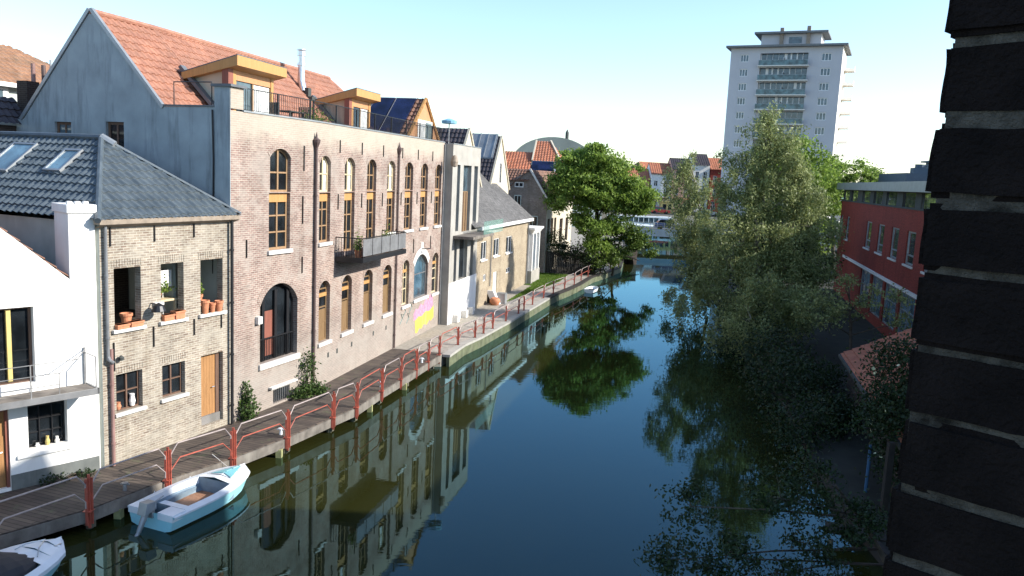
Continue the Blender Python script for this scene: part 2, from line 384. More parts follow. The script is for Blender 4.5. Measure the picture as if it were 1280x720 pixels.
def wall(mb, x0, x1, z0, z1, holes, reveal=.22, y=0.0, back=True):
    """front wall in plane y with openings (hx0,hx1,hz0,hz1[,spring]) and their reveals going in (+y)."""
    xs = sorted({x0, x1}|{h[0] for h in holes}|{h[1] for h in holes}); zs = sorted({z0, z1}|{h[2] for h in holes}|{h[3] for h in holes})
    for i in range(len(xs)-1):
        for j in range(len(zs)-1):
            cx = (xs[i]+xs[i+1])/2; cz = (zs[j]+zs[j+1])/2
            if any(h[0] < cx < h[1] and h[2] < cz < h[3] for h in holes): continue
            mb.face([(xs[i], y, zs[j]), (xs[i+1], y, zs[j]), (xs[i+1], y, zs[j+1]), (xs[i], y, zs[j+1])])
    for h in holes:
        a, b_, c, d = h[:4]; sp = h[4] if len(h) > 4 else d; yi = y+reveal
        mb.face([(a, y, c), (a, y, sp), (a, yi, sp), (a, yi, c)])
        mb.face([(b_, y, sp), (b_, y, c), (b_, yi, c), (b_, yi, sp)])
        mb.face([(b_, y, c), (a, y, c), (a, yi, c), (b_, yi, c)])
        arc = arc_pts(a, b_, sp, d)
        for k in range(len(arc)-1):
            (xa, za), (xb, zb) = arc[k], arc[k+1]
            mb.face([(xa, y, za), (xb, y, zb), (xb, yi, zb), (xa, yi, za)])
            if sp < d: mb.face([(xa, y, za), (xb, y, zb), (xb, y, d), (xa, y, d)])
def shell(mb, x0, x1, y0, y1, z0, z1, top=True):
    """sides and back of a building box whose front is made by wall()"""
    mb.face([(x0, y1, z0), (x0, y0, z0), (x0, y0, z1), (x0, y1, z1)])
    mb.face([(x1, y0, z0), (x1, y1, z0), (x1, y1, z1), (x1, y0, z1)])
    mb.face([(x1, y1, z0), (x0, y1, z0), (x0, y1, z1), (x1, y1, z1)])
    if top: mb.face([(x0, y0, z1), (x1, y0, z1), (x1, y1, z1), (x0, y1, z1)])

def window(par, x0, x1, z0, z1, fmat, nx=2, rows=(.5,), inset=.12, glass='glass', spring=None, fw_=.055, sill=None, bar=.035,
           band=None, y=0.0, curtain=None, lower=None, pane_name='pane', label=None):
    sp = spring if spring is not None else z1
    g = .008; x0 += g; x1 -= g
    f = MB(); f.mat(fmat); yy = y+inset
    f.box(x0, x0+fw_, yy, yy+.07, z0, sp); f.box(x1-fw_, x1, yy, yy+.07, z0, sp)
    f.box(x0+fw_, x1-fw_, yy, yy+.07, z0, z0+fw_)
    if sp >= z1: f.box(x0+fw_, x1-fw_, yy, yy+.07, z1-fw_, z1)
    else:
        arc = arc_pts(x0, x1, sp, z1-g); inn = arc_pts(x0+fw_, x1-fw_, sp, z1-fw_-g)
        for k in range(len(arc)-1):
            f.prism([(arc[k][0], yy, arc[k][1]), (arc[k+1][0], yy, arc[k+1][1]), (inn[k+1][0], yy, inn[k+1][1]), (inn[k][0], yy, inn[k][1])], (0, .07, 0))
    def top_at(x):
        if sp >= z1: return z1-fw_
        pts = arc_pts(x0, x1, sp, z1-g, 24)
        return max(min(pts, key=lambda q: abs(q[0]-x))[1]-fw_*.7, sp)
    for k in range(1, nx):
        xx = x0+(x1-x0)*k/nx; ww = bar*1.4 if (nx == 2 or k*2 == nx) else bar
        f.box(xx-ww/2, xx+ww/2, yy-.012, yy+.055, z0+fw_, top_at(xx))
    for r in rows:
        zz = z0+(z1-z0)*r; f.box(x0+fw_, x1-fw_, yy+.004, yy+.05, zz-bar/2, zz+bar/2)
    if band:
        f.mat(band[0]); f.box(x0+fw_*.5, x1-fw_*.5, yy-.02, yy+.05, band[1], band[2])
    if lower:
        f.mat(lower[0]); f.box(x0+fw_, x1-fw_, yy+.02, yy+.045, z0+fw_, lower[1])
    w = f.build('window', None, par)
    if label: w['label'] = label
    p = MB(); zt = z1-fw_*.5
    if sp >= z1: p.box(x0+fw_*.4, x1-fw_*.4, yy+.046, yy+.058, z0+fw_*.4, zt)
    else: p.prism([(x0+.02, yy+.046, z0+.02), (x1-.02, yy+.046, z0+.02)]+[(a, yy+.046, b_) for a, b_ in arc_pts(x0+.02, x1-.02, sp, z1-.03)[::-1]], (0, .012, 0))
    p.build(pane_name, glass, w)
    if curtain:
        c = MB(); wv = (x1-x0)
        for (a, b_) in curtain: c.box(x0+fw_+wv*a, x0+wv*b_-fw_*.4, yy+.0445, yy+.0455, z0+fw_, top_at(x0+wv*(a+b_)/2)-.03)
        c.build('curtain', 'curtain', w)
    if sill:
        q = MB(); ov = .09; q.box(x0-ov, x1+ov, y-.09, yy+.02, z0-sill, z0-.004); q.build('sill', 'stone_sill', w, bevel=.008)
    return w

def clip_grid(poly, step_u, step_v, hfun, name, mat, parent, flip=False, lift=0.0):
    """sheet of tiles over a planar 3D polygon: profile from hfun(u,v), clipped to the polygon"""
    P = [Vector(p) for p in poly]; n = Vector((0, 0, 0))
    for i in range(len(P)):
        a, b_ = P[i], P[(i+1) % len(P)]; n += a.cross(b_)
    n.normalize()
    if n.z < 0: n = -n; P = P[::-1]
    h = Vector((-n.y, n.x, 0)).normalized(); w = n.cross(h)
    if w.z < 0: w = -w; h = -h
    us = [p.dot(h) for p in P]; vs = [p.dot(w) for p in P]; d0 = sum(p.dot(n) for p in P)/len(P)
    u0_, u1_ = min(us), max(us); v0_, v1_ = min(vs), max(vs)
    U = np.arange(math.floor(u0_/step_u)*step_u-step_u, u1_+2*step_u, step_u)
    V = step_v(v0_, v1_)
    gu, gv = np.meshgrid(U, V, indexing='xy'); hh = hfun(gu, gv, v0_)+lift
    H_, W_, N_ = np.array(h), np.array(w), np.array(n)
    co = gu[..., None]*H_+gv[..., None]*W_+(d0+hh)[..., None]*N_
    nv, nu = gu.shape; idx = np.arange(nv*nu).reshape(nv, nu)
    q = np.stack([idx[:-1, :-1], idx[:-1, 1:], idx[1:, 1:], idx[1:, :-1]], -1).reshape(-1, 4)
    me = bpy.data.meshes.new(name); me.from_pydata(co.reshape(-1, 3).tolist(), [], q.tolist())
    bm = bmesh.new(); bm.from_mesh(me)
    cen = sum(P, Vector())/len(P)
    for i in range(len(P)):
        a, b_ = P[i], P[(i+1) % len(P)]; e = (b_-a)
        if e.length < 1e-4: continue
        pn = e.cross(n).normalized()
        if (cen-a).dot(pn) > 0: pn = -pn
        bmesh.ops.bisect_plane(bm, geom=bm.verts[:]+bm.edges[:]+bm.faces[:], plane_co=a, plane_no=pn, clear_outer=True)
    bmesh.ops.recalc_face_normals(bm, faces=bm.faces[:])
    uvl = bm.loops.layers.uv.new('UVMap')
    for f in bm.faces:
        for l in f.loops: l[uvl].uv = (l.vert.co.dot(h), l.vert.co.dot(w))
    bm.to_mesh(me); bm.free(); me.materials.append(M[mat])
    ob = bpy.data.objects.new(name, me); COL.objects.link(ob); ob.parent = parent
    return ob
def pantiles(poly, mat, parent, name='roof', tw=.27, th=.36, amp=.042, step=.045, sub=6):
    def sv(a, b_):
        k = np.arange(math.floor(a/th)-1, math.ceil(b_/th)+1)
        return np.sort(np.concatenate([k*th, k*th+th-.006]))
    def hf(u, v, v0):
        ph = (u/tw) % 1.0
        prof = amp*np.where(ph < .62, np.sin(ph/.62*math.pi), -.35*np.sin((ph-.62)/.38*math.pi))
        fr = ((v+1e-6)/th) % 1.0
        return prof+step*(1-fr)
    return clip_grid(poly, tw/sub, sv, hf, name, mat, parent)
def slab(parent, name, mat, poly, t=.12):   # flat roof slab under tiles (thickness downward)
    mb = MB(); mb.prism([Vector(p) for p in poly], (0, 0, -t)); return mb.build(name, mat, parent)

def pipe(par, x, z0, z1, y=-.09, r=.045, mat='pipe_brown', name='drainpipe', head=False):
    mb = MB(); mb.tube([(x, y, z0), (x, y, z1)], r, 10)
    z = z0+.6
    while z < z1-.2:
        mb.tube([(x, y, z), (x, y, z+.06)], r*1.3, 10); z += 1.7
    if head:
        mb.lathe(x, y, [(r, z1-.3), (r*2.6, z1-.1), (r*2.9, z1), (r*1.2, z1+.06), (.01, z1+.28)], 8)
    return mb.build(name, mat, par)
def anchor(par, pts, mat='black_metal'):
    mb = MB()
    for (x, za, zb) in pts: mb.bar((x, -.025, za), (x, -.025, zb), .035, .03)
    return mb.build('wall_anchor', mat, par)

# ------------------------------------------------------------------ trees
def leaf_mesh(name, mat, parent, pts, size, flat=0.0, aspect=.5, droop=0.0, rng=RNG, second=None):
    n = len(pts)
    d = rng.normal(size=(n, 3)); d[:, 2] = d[:, 2]*(1-flat)-droop
    d /= np.linalg.norm(d, axis=1)[:, None]
    r = rng.normal(size=(n, 3)); s = np.cross(d, r); s /= np.linalg.norm(s, axis=1)[:, None]
    L = size*rng.uniform(.6, 1.35, n)[:, None]
    a = pts-d*L/2; b_ = pts+s*L*aspect/2; c = pts+d*L/2; e = pts-s*L*aspect/2
    co = np.stack([a, b_, c, e], 1).reshape(-1, 3)
    me = bpy.data.meshes.new(name); me.vertices.add(4*n); me.vertices.foreach_set('co', co.ravel())
    me.loops.add(4*n); me.loops.foreach_set('vertex_index', np.arange(4*n)); me.polygons.add(n)
    me.polygons.foreach_set('loop_start', np.arange(n)*4); me.polygons.foreach_set('loop_total', np.full(n, 4)); me.update(calc_edges=True)
    me.materials.append(M[mat])
    ob = bpy.data.objects.new(name, me); COL.objects.link(ob)
    if parent is not None: ob.parent = parent
    return ob
def tree(name, label, cat, base, lobes, leafmat, bark, trunk_r=.22, clumps=16, per=45, size=.16, spread=.55, droop=0.0, aspect=.5, group=None,
         shell_bias=.45, lean=(0, 0), limbs=True, forks=1):
    """lobes: (x,y,z,r[,rz]) in world coordinates; trunk and limbs reach every lobe, leaves stand in clumps on twigs"""
    t = thing(name, label, cat, base, 90, group)
    B = Vector(base); tb = MB()
    L = [(Vector(l[:3])-B, l[3], (l[4] if len(l) > 4 else l[3]*.85)) for l in lobes]
    zc = min(l[0].z for l in L); top = max(L, key=lambda l: l[0].z)[0]
    cen = sum((l[0] for l in L), Vector())/len(L)
    ht = top.z; K = 7; tr = []
    for k in range(K+1):
        f = k/K; p = Vector((top.x*f**1.4*.8+lean[0]*math.sin(f*3)*.3, top.y*f**1.4*.8, ht*f*.96)); p += Vector((random.uniform(-.06, .06), random.uniform(-.06, .06), 0))*f*ht*.15
        tr.append(p)
    if limbs: tb.tube(tr, [trunk_r*(1-.85*k/K)+.015 for k in range(K+1)], 9)
    P = []
    for c, r, rz in L:
        # limb from trunk
        zat = max(.15*ht, min(c.z-r*.7, ht*.85)); k = min(K-1, int(zat/(ht*.96)*K)); st = tr[k]
        if limbs:
            mid = (st+c)/2+Vector((random.uniform(-.2, .2), random.uniform(-.2, .2), .15*r)); tb.tube([st, mid, c], [trunk_r*.42, trunk_r*.28, trunk_r*.12], 6)
        nclump = max(5, int(clumps*r*r/2.2))
        for i in range(nclump):
            d = RNG.normal(size=3); d /= np.linalg.norm(d)
            rad = RNG.uniform(shell_bias, 1.08)
            q = np.array(c)+d*np.array([r, r, rz])*rad
            if limbs and i % 2 == 0:
                m_ = (c+Vector(q))/2+Vector((0, 0, .1*r)); tb.tube([c, m_, Vector(q)], [trunk_r*.11, trunk_r*.07, .008], 4, caps=False)
            m2 = int(per*RNG.uniform(.5, 1.4)); sg = spread*RNG.uniform(.35, .8)
            off = RNG.normal(size=(m2, 3))*sg*np.array([1, 1, .6])
            if droop: off[:, 2] -= np.abs(RNG.normal(size=m2))*droop*.9
            P.append(q+off)
    P = np.concatenate(P)
    P = P[P[:, 2] > .02-B.z+.15]
    if limbs: tb.build('trunk', bark, t, smooth=True)
    leaf_mesh('crown', leafmat, t, P, size, aspect=aspect, droop=droop)
    return t
def shrub(name, label, cat, base, lobes, leafmat, n=1500, size=.1, group=None, aspect=.55, flowers=0):
    t = thing(name, label, cat, base, 90, group); B = np.array(base); P = []; tot = sum(l[3]**2 for l in lobes)
    sb = MB()
    for l in lobes:
        k = int(n*l[3]**2/tot); d = RNG.normal(size=(k, 3)); d /= np.linalg.norm(d, axis=1)[:, None]
        rz = l[4] if len(l) > 4 else l[3]
        c = np.array(l[:3])-B
        # clumpy shell
        cl = RNG.normal(size=(26, 3)); cl /= np.linalg.norm(cl, axis=1)[:, None]
        cc = cl[RNG.integers(0, 26, k)]; d = cc*.75+RNG.normal(size=(k, 3))*.28
        P.append(c+d*np.array([l[3], l[3], rz]))
        for j in range(5):
            sb.tube([(0, 0, .02), tuple(c*.6+RNG.normal(size=3)*.05), tuple(c+cl[j]*np.array([l[3], l[3], rz])*.7)], [.03, .02, .008], 5, caps=False)
    P = np.concatenate(P); P = P[P[:, 2] > .02]
    sb.build('stems', 'bark', t)
    leaf_mesh('foliage', leafmat, t, P, size, aspect=aspect)
    if flowers:
        q = P[RNG.integers(0, len(P), flowers)]; leaf_mesh('blossom', 'pale_flower', t, q*np.array([1.04, 1.04, 1.02]), size*.9, aspect=1)
    return t

# ------------------------------------------------------------------ light
SUN_AZ, SUN_EL = 98.0, 29.0
w = bpy.data.worlds.new("World"); S.world = w; w.use_nodes = True
nt = w.node_tree; sky = nt.nodes.new('ShaderNodeTexSky'); sky.sky_type = 'NISHITA'; sky.sun_disc = False
sky.sun_elevation = R(SUN_EL); sky.sun_rotation = R(SUN_AZ); sky.air_density = 1.0; sky.dust_density = .6; sky.ozone_density = 2.6; sky.altitude = 5
bg = nt.nodes['Background']; bg.inputs['Strength'].default_value = .145; nt.links.new(sky.outputs[0], bg.inputs[0])
sd = bpy.data.lights.new('sun', 'SUN'); so = bpy.data.objects.new('sun', sd); COL.objects.link(so)
sd.energy = 4.0; sd.angle = R(.53); sd.color = (1.0, .95, .87)
sdir = Vector((math.sin(R(SUN_AZ))*math.cos(R(SUN_EL)), math.cos(R(SUN_AZ))*math.cos(R(SUN_EL)), math.sin(R(SUN_EL))))
so.rotation_euler = sdir.to_track_quat('Z', 'Y').to_euler(); so.location = sdir*60
S.view_settings.view_transform = 'Standard'; S.view_settings.look = 'None'; S.view_settings.gamma = 1; S.view_settings.exposure = 1.05
S.view_settings.use_curve_mapping = False

# ------------------------------------------------------------------ key points of the left bank
pC = Vector((-10.99, 21.1, 0)); pA = pC+dirv(24)*4.77; pB = pA+dirv(20)*4.65
pT = Vector((-3.57, 44.43, 0)); GZ = .86       # street level on the banks

# ------------------------------------------------------------------ ground, water, quays
WZ = .30     # water level; the streets lie some 0.7 m above it
mb = MB(); mb.face([(-700, -300, WZ), (900, -300, WZ), (900, 1200, WZ), (-700, 1200, WZ)]); struct('water', mb, 'water')
mb = MB(); mb.face([(-1200, -600, -2.5), (1500, -600, -2.5), (1500, 2000, -2.5), (-1200, 2000, -2.5)]); struct('canal_bed', mb, 'earth')
quay_line = [(-2.95, 36.95), (-2.4, 39.5), (-1.65, 41.6), (-.85, 44.3), (-.1, 46.8), (.65, 49.7), (1.7, 53.5), (2.55, 56.6), (3.35, 59.2), (4.35, 61.8), (5.4, 64.9), (7.0, 70.6), (8.6, 74.3), (10.7, 79.9), (12, 88), (16.3, 118)]
left = [(-60, -20), (-16, -20), (-14.5, 14), (-14.2, 17.5), (-11.05, 21.3), (-9.2, 25.6), (-7.6, 29.9), (-6.15, 36.2), (-3.2, 36.9)]+quay_line[1:]+[(18.5, 140), (17, 167), (-400, 167), (-400, -20)]
mb = MB(); mb.mat('gravel').prism([(x, y, -1.2) for x, y in left], (0, 0, GZ+1.2)); struct('ground', mb)
# canal wall of rough stone under the quay
mb = MB()
for i in range(len(quay_line)-1):
    a = Vector((*quay_line[i], 0)); b_ = Vector((*quay_line[i+1], 0)); d = (b_-a).normalized(); nrm = Vector((d.y, -d.x, 0))
    mb.prism([a+nrm*.0-Vector((0, 0, .5)), b_-Vector((0, 0, .5)), b_+nrm*.16-Vector((0, 0, .5)), a+nrm*.16-Vector((0, 0, .5))], (0, 0, .5+GZ-.1))
struct('quay_wall', mb, 'moss_stone')
mb = MB()
for i in range(len(quay_line)-1):
    a = Vector((*quay_line[i], GZ-.1)); b_ = Vector((*quay_line[i+1], GZ-.1)); d = (b_-a).normalized(); nrm = Vector((d.y, -d.x, 0))
    mb.mat('concrete' if i < 7 else 'dark_wood').prism([a-nrm*.2, b_-nrm*.2, b_+nrm*.19, a+nrm*.19], (0, 0, .12))
struct('quay_coping', mb)
# paved path along the quay (about 2 m wide) and the lawn behind it
mb = MB()
inner = [(-3.95, 37.4), (-3.6, 39.8), (-3.0, 42.2), (-2.5, 44.8), (-2.0, 47.3), (-1.4, 50.2), (-.4, 54.0), (.6, 57.2), (1.5, 60.0), (2.5, 62.6), (3.7, 65.9), (5.3, 71.4)]
ql = [(x-.15, y+.1) for x, y in quay_line[:12]]
for i in range(11):
    mb.face([(*ql[i], GZ+.004), (*ql[i+1], GZ+.004), (*inner[i+1], GZ+.004), (*inner[i], GZ+.004)])
struct('quay_path', mb, 'paving')
mb = MB(); mb.face([(-.35, 53.6, GZ+.03), (.95, 57.4, GZ+.03), (1.85, 60.1, GZ+.03), (2.85, 62.7, GZ+.03), (3.95, 66.0, GZ+.03), (4.9, 70.5, GZ+.03), (2.5, 71.2, GZ+.03), (-2, 72.0, GZ+.03), (-4, 66, GZ+.03), (1.6, 62.6, GZ+.03)]); struct('lawn', mb, 'lawn')
mb = MB(); mb.face([(1.9, 62.9, GZ+.038), (3.5, 65.5, GZ+.038), (4.2, 67.0, GZ+.038), (1.6, 68.2, GZ+.038), (.0, 68.2, GZ+.038), (2.6, 66.2, GZ+.038)]); struct('garden_path', mb, 'paving')
# grass blades
n = 9000; P = []
poly = [(-.35, 53.6), (.95, 57.4), (1.85, 60.1), (2.85, 62.7), (3.95, 66.0), (4.9, 70.5), (1.5, 71.4), (1.6, 62.6)]
def inpoly(x, y, pl):
    c = False
    for i in range(len(pl)):
        (x1, y1), (x2, y2) = pl[i], pl[i-1]
        if (y1 > y) != (y2 > y) and x < (x2-x1)*(y-y1)/(y2-y1)+x1: c = not c
    return c
while len(P) < n:
    x, y = RNG.uniform(-1, 5), RNG.uniform(53.5, 71.5)
    if inpoly(x, y, poly): P.append((x, y, GZ+.06))
g = leaf_mesh('grass', 'grass', None, np.array(P), .14, droop=-1.6, aspect=.3); tag(g, 'short mown grass on the small waterside lawn', 'grass', kind='stuff')

# wooden boardwalk on piles in front of the houses
bw = [(-14.6, 10.5), (-12.2, 14.8), (-11.24, 16.98), (-10.0, 18.6), (-9.05, 20.6), (-7.85, 22.5), (-6.85, 24.5), (-5.95, 26.7), (-5.4, 28.0), (-4.9, 30.3), (-4.2, 33.0), (-3.45, 36.2), (-3.15, 37.3)]
bi = [(-17.5, 11.5), (-15.0, 16.0), (-13.6, 18.3), (-12.3, 19.9), (-11.0, 21.25), (-10.2, 22.9), (-9.3, 24.9), (-8.4, 27.3), (-7.9, 29.0), (-7.2, 31.0), (-6.6, 33.7), (-5.95, 36.6), (-5.6, 37.8)]
mb = MB()
for i in range(len(bw)-1):
    A_, B_, C_, D_ = Vector((*bw[i], 0)), Vector((*bw[i+1], 0)), Vector((*bi[i+1], 0)), Vector((*bi[i], 0))
    mb.mat('deck').prism([A_+Vector((0, 0, GZ-.07)), B_+Vector((0, 0, GZ-.07)), C_+Vector((0, 0, GZ-.07)), D_+Vector((0, 0, GZ-.07))], (0, 0, .078))
struct('boardwalk', mb)
mb = MB()
for i in range(len(bw)-1):
    A_, B_ = Vector((*bw[i], 0)), Vector((*bw[i+1], 0)); d = (B_-A_).normalized(); nr = Vector((d.y, -d.x, 0))
    mb.mat('deck_beam').prism([A_-nr*.2+Vector((0, 0, GZ-.33)), B_-nr*.2+Vector((0, 0, GZ-.33)), B_+nr*.035+Vector((0, 0, GZ-.33)), A_+nr*.035+Vector((0, 0, GZ-.33))], (0, 0, .30))
struct('boardwalk_beam', mb)
mb = MB()
for i in range(1, len(bw)):
    A_ = Vector((*bw[i], 0)); B_ = Vector((*bi[i], 0)); d = (B_-A_).normalized()
    for f, mm_ in ((.15, 'pile'), (1.3, 'pile')):
        p = A_+d*f; mb.mat(mm_).tube([p+Vector((0, 0, -1)), p+Vector((0, 0, GZ-.3))], .09, 8)
    mb.mat('pile').bar(A_+Vector((0, 0, GZ-.42)), B_+Vector((0, 0, GZ-.42)), .14, .18)
for (x, y) in ((-9.72, 19.3), (-7.05, 24.1), (-5.15, 29.3), (-4.3, 32.6)):
    mb.mat('yellow_pile').box(x-.09, x+.09, y-.09, y+.09, -.8, GZ-.3)
struct('boardwalk_piles', mb)

# ------------------------------------------------------------------ railing along the water
posts = [(-13.0, 12.9), (-11.1, 16.3), (-10.0, 18.4), (-9.0, 20.5), (-7.9, 22.35), (-6.88, 24.35), (-5.95, 26.6), (-5.4, 27.9), (-4.88, 30.2), (-4.42, 32.1), (-4.0, 33.9), (-3.65, 35.4), (-3.3, 36.9),
         (-2.6, 39.3), (-1.85, 41.3), (-1.45, 42.5), (-1.0, 44.0), (-.3, 46.5), (.45, 49.3), (.8, 50.6), (1.4, 53.1), (2.25, 56.3), (3.05, 58.9), (4.05, 61.5), (5.0, 64.4), (5.8, 67.5), (6.65, 70.4), (8.1, 73.9), (9.4, 77), (10.5, 79.6)]
rl = thing('railing', 'long red and grey steel railing standing along the water side of the boardwalk', 'railing', (*posts[5], GZ), 90)
off = Vector((posts[5][0], posts[5][1], 0))
for i, (x, y) in enumerate(posts):
    p = Vector((x, y, 0))-off; q = Vector((*posts[min(i+1, len(posts)-1)], 0))-off; pr = Vector((*posts[max(i-1, 0)], 0))-off
    d = (q-pr).normalized(); nr = Vector((d.y, -d.x, 0)); mb = MB()
    for k, zt in ((-.07, .84), (0, .93), (.07, .84)):
        c = p+d*k+nr*.03; mb.bar(c+Vector((0, 0, -.42 if k == 0 else -.34)), c+Vector((0, 0, zt)), .035, .06)
    mb.box(p.x-.1, p.x+.1, p.y-.1, p.y+.1, .004, .02)
    mb.build('post', 'rail_red', rl)
    if i < len(posts)-1:
        e = (q-p).normalized(); a = p+e*.09+nr*.03; b_ = q-e*.09+nr*.03; L = (q-p).length; ch = min(.28, L*.16)
        # rails turn from silver-worn to red away from the viewer
        mt_ = 'rail_grey' if i in (0, 1, 2, 3) else ('rail_red' if i in (4,) or i > 12 and i % 3 == 0 else 'rail_grey')
        mt_ = 'rail_grey' if i < 4 else ('rail_red' if i in (7, 9, 12, 15, 18) else 'rail_grey')
        mb = MB(); mb.tube([a+Vector((0, 0, .62)), a+Vector((0, 0, .70)), a+e*ch*.75+Vector((0, 0, .97)), b_-e*ch*.75+Vector((0, 0, .97)), b_+Vector((0, 0, .70)), b_+Vector((0, 0, .62))], .021, 6)
        mb.build('top_rail', mt_, rl)
        mb = MB(); mb.tube([a+Vector((0, 0, .10)), a+Vector((0, 0, .26)), a+e*ch+Vector((0, 0, .55)), b_-e*ch+Vector((0, 0, .55)), b_+Vector((0, 0, .26)), b_+Vector((0, 0, .10))], .019, 6)
        mb.build('mid_rail', 'rail_red' if i >= 3 else 'rail_grey', rl)
for k, (x, y, lb) in enumerate(((-9.75, 19.7, 'beside the white house corner'), (-7.15, 24.6, 'in front of the small barred cellar window'), (-5.0, 30.8, 'below the big warehouse balcony'), (-3.9, 35.2, 'beside the spray-painted wall'))):
    mb = MB(); mb.lathe(0, 0, [(.055, 0), (.05, .12), (.04, .15), (.085, .18), (.085, .21), (.01, .23)], 10); mb.bar((-.12, 0, .17), (.12, 0, .17), .03)
    o_ = mb.build('mooring_cleat', 'boat_white' if k else 'grey_metal'); o_.location = (x, y, GZ+.008); tag(o_, 'small mooring cleat on the boardwalk edge '+lb, 'cleat', 'mooring cleats on the boardwalk')

# ------------------------------------------------------------------ white house (near left)
h = thing('white_house', 'low white rendered house with stepped chimney and steel balcony at the left edge', 'house', pC, 40)
holes = [(-2.95, -1.64, 3.6, 5.56), (-1.86, -.92, 1.84, 3.2), (-3.3, -2.29, .95, 3.1), (-5.2, -4.0, 1.84, 3.2), (-5.3, -4.1, 3.9, 5.5)]
mb = MB(); wall(mb, -6.4, -.1, -.4, 6.1, holes, .26)

mb.face([(-6.4, 0, 6.1), (-.1, 0, 6.1), (-.74, 0, 6.17), (-2.25, 0, 7.5), (-3.2, 0, 8.25), (-5.9, 0, 6.1)])
mb.face([(-.1, 0, -.4), (-.1, 5, -.4), (-.1, 5, 6.1), (-.1, 0, 6.1)]); mb.face([(-6.4, 5, -.4), (-6.4, 0, -.4), (-6.4, 0, 6.1), (-6.4, 5, 6.1)])
mb.build('wall', 'plaster_white', h)
mb = MB(); mb.mat('plaster_white').box(-.76, -.10, -.004, .9, 6.0, 8.05); mb.box(-.80, -.06, -.045, .95, 7.9, 8.12)
for k in range(3):
    mb.box(-.72+.2*k, -.6+.2*k, .1, .22, 8.12, 8.2)
mb.build('chimney', None, h, bevel=.012)
pantiles([(-.80, .0, 6.22), (-.80, 5, 6.22), (-3.2, 5, 8.28), (-3.2, .0, 8.28)], 'tile_old', h)
pantiles([(-3.2, 0, 8.28), (-3.2, 5, 8.28), (-6.4, 5, 5.6), (-6.4, 0, 5.6)], 'tile_old', h)
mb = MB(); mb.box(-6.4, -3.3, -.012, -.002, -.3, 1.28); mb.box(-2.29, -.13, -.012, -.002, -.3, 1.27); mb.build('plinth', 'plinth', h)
w_ = window(h, -2.95, -1.64, 3.6, 5.56, 'frame_brown', 1, (), .16, fw_=.06)
mb = MB(); mb.box(-2.22, -2.12, .12, .2, 3.66, 5.50); mb.build('mullion', 'yellow_frame', w_); mb = MB(); mb.box(-2.72, -2.66, .13, .2, 3.66, 5.50); mb.build('mullion', 'yellow_frame', w_)
window(h, -1.86, -.92, 1.84, 3.2, 'black_metal', 3, (.28, .54, .79), .17, fw_=.03, bar=.022, sill=None)
window(h, -5.2, -4.0, 1.84, 3.2, 'black_metal', 3, (.28, .54, .79), .17, fw_=.03, bar=.022)
window(h, -5.3, -4.1, 3.9, 5.5, 'yellow_frame', 2, (), .16, fw_=.06, bar=.07)
mb = MB(); mb.box(-2.14, -.80, -.07, .02, 1.66, 1.76); mb.build('sill', 'plaster_white', h, bevel=.01)
mb = MB(); mb.mat('door_wood').box(-3.25, -2.36, .14, .2, .9, 2.95)
for k in range(5): mb.box(-3.2+.17*k, -3.06+.17*k, .12, .14, 1.0, 2.3)
mb.mat('rust_red').box(-2.36, -2.29, .06, .2, .9, 3.08); mb.box(-3.3, -3.25, .06, .2, .9, 3.08); mb.box(-3.3, -2.29, .06, .2, 2.95, 3.08)
dd = mb.build('door', None, h)
mb = MB(); mb.tube([(-2.45, .11, 1.9), (-2.45, .05, 1.9), (-2.56, .05, 1.9)], .012, 6); mb.build('handle', 'steel', dd)
b_ = MB(); b_.mat('deck_beam').box(-4.6, -.42, -.72, -.01, 3.3, 3.36); b_.mat('grey_metal').box(-4.6, -.40, -.76, -.72, 3.22, 3.38); b_.box(-.44, -.38, -.76, -.01, 3.24, 3.38)
bal = b_.build('balcony', None, h)
mb = MB()
for x in (-4.5, -3.2, -2.0, -.46):
    mb.bar((x, -.72, 3.36), (x, -.72, 4.22), .025)
mb.bar((-.46, -.72, 4.22), (-.46, -.03, 4.22), .022); mb.bar((-.46, -.03, 3.36), (-.46, -.03, 4.35), .05)
for z in (3.64, 3.93, 4.22): mb.bar((-4.6, -.72, z), (-1.35 if z < 4 else -.9, -.72, z), .018)
mb.bar((-.9, -.72, 4.22), (-.46, -.05, 4.3), .018); mb.bar((-1.35, -.72, 3.9), (-.9, -.72, 4.3), .015); mb.bar((-1.35, -.72, 3.36), (-1.35, -.72, 3.93), .018)
mb.build('railing', 'grey_metal', bal)
# things on the inner sill of the grid window
for (x, hh, lb, mt_) in ((-1.62, .1, 'small white bowl', 'white_paint'), (-1.38, .24, 'slim yellow bottle', 'yellow_frame'), (-1.15, .18, 'white jug', 'white_paint')):
    q = MB(); q.lathe(0, 0, [(.045, 0), (.06, hh*.4), (.035, hh*.75), (.04, hh), (.01, hh)], 10); o_ = q.build('ornament', mt_)
    p = pC+dirv(40)*x+dirv(-50)*.11; o_.location = (p.x, p.y, 1.845); tag(o_, lb+' on the sill of the black grid window', 'ornament')

# ------------------------------------------------------------------ brick house with dark hipped roof
h = thing('brick_house', 'two storey pale brick house under a dark hipped pantile roof', 'house', pC, 24)
W3 = [(.42, 1.30, 4.70, 6.38), (2.0, 2.84, 4.70, 6.38), (3.5, 4.42, 4.70, 6.38)]
holes = [(*q,) for q in W3]+[(.42, 1.30, 2.33, 3.42), (2.0, 2.86, 2.36, 3.36), (3.50, 4.42, 1.1, 3.37)]
mb = MB(); wall(mb, 0, 4.76, -.4, 7.62, holes, .24)
mb.build('wall', 'brick_pale', h)
mb = MB(); mb.face([(0, 9, -.4), (0, 0, -.4), (0, 0, 7.62), (0, 9, 7.62)]); mb.build('side_wall', 'plaster_dull', h)
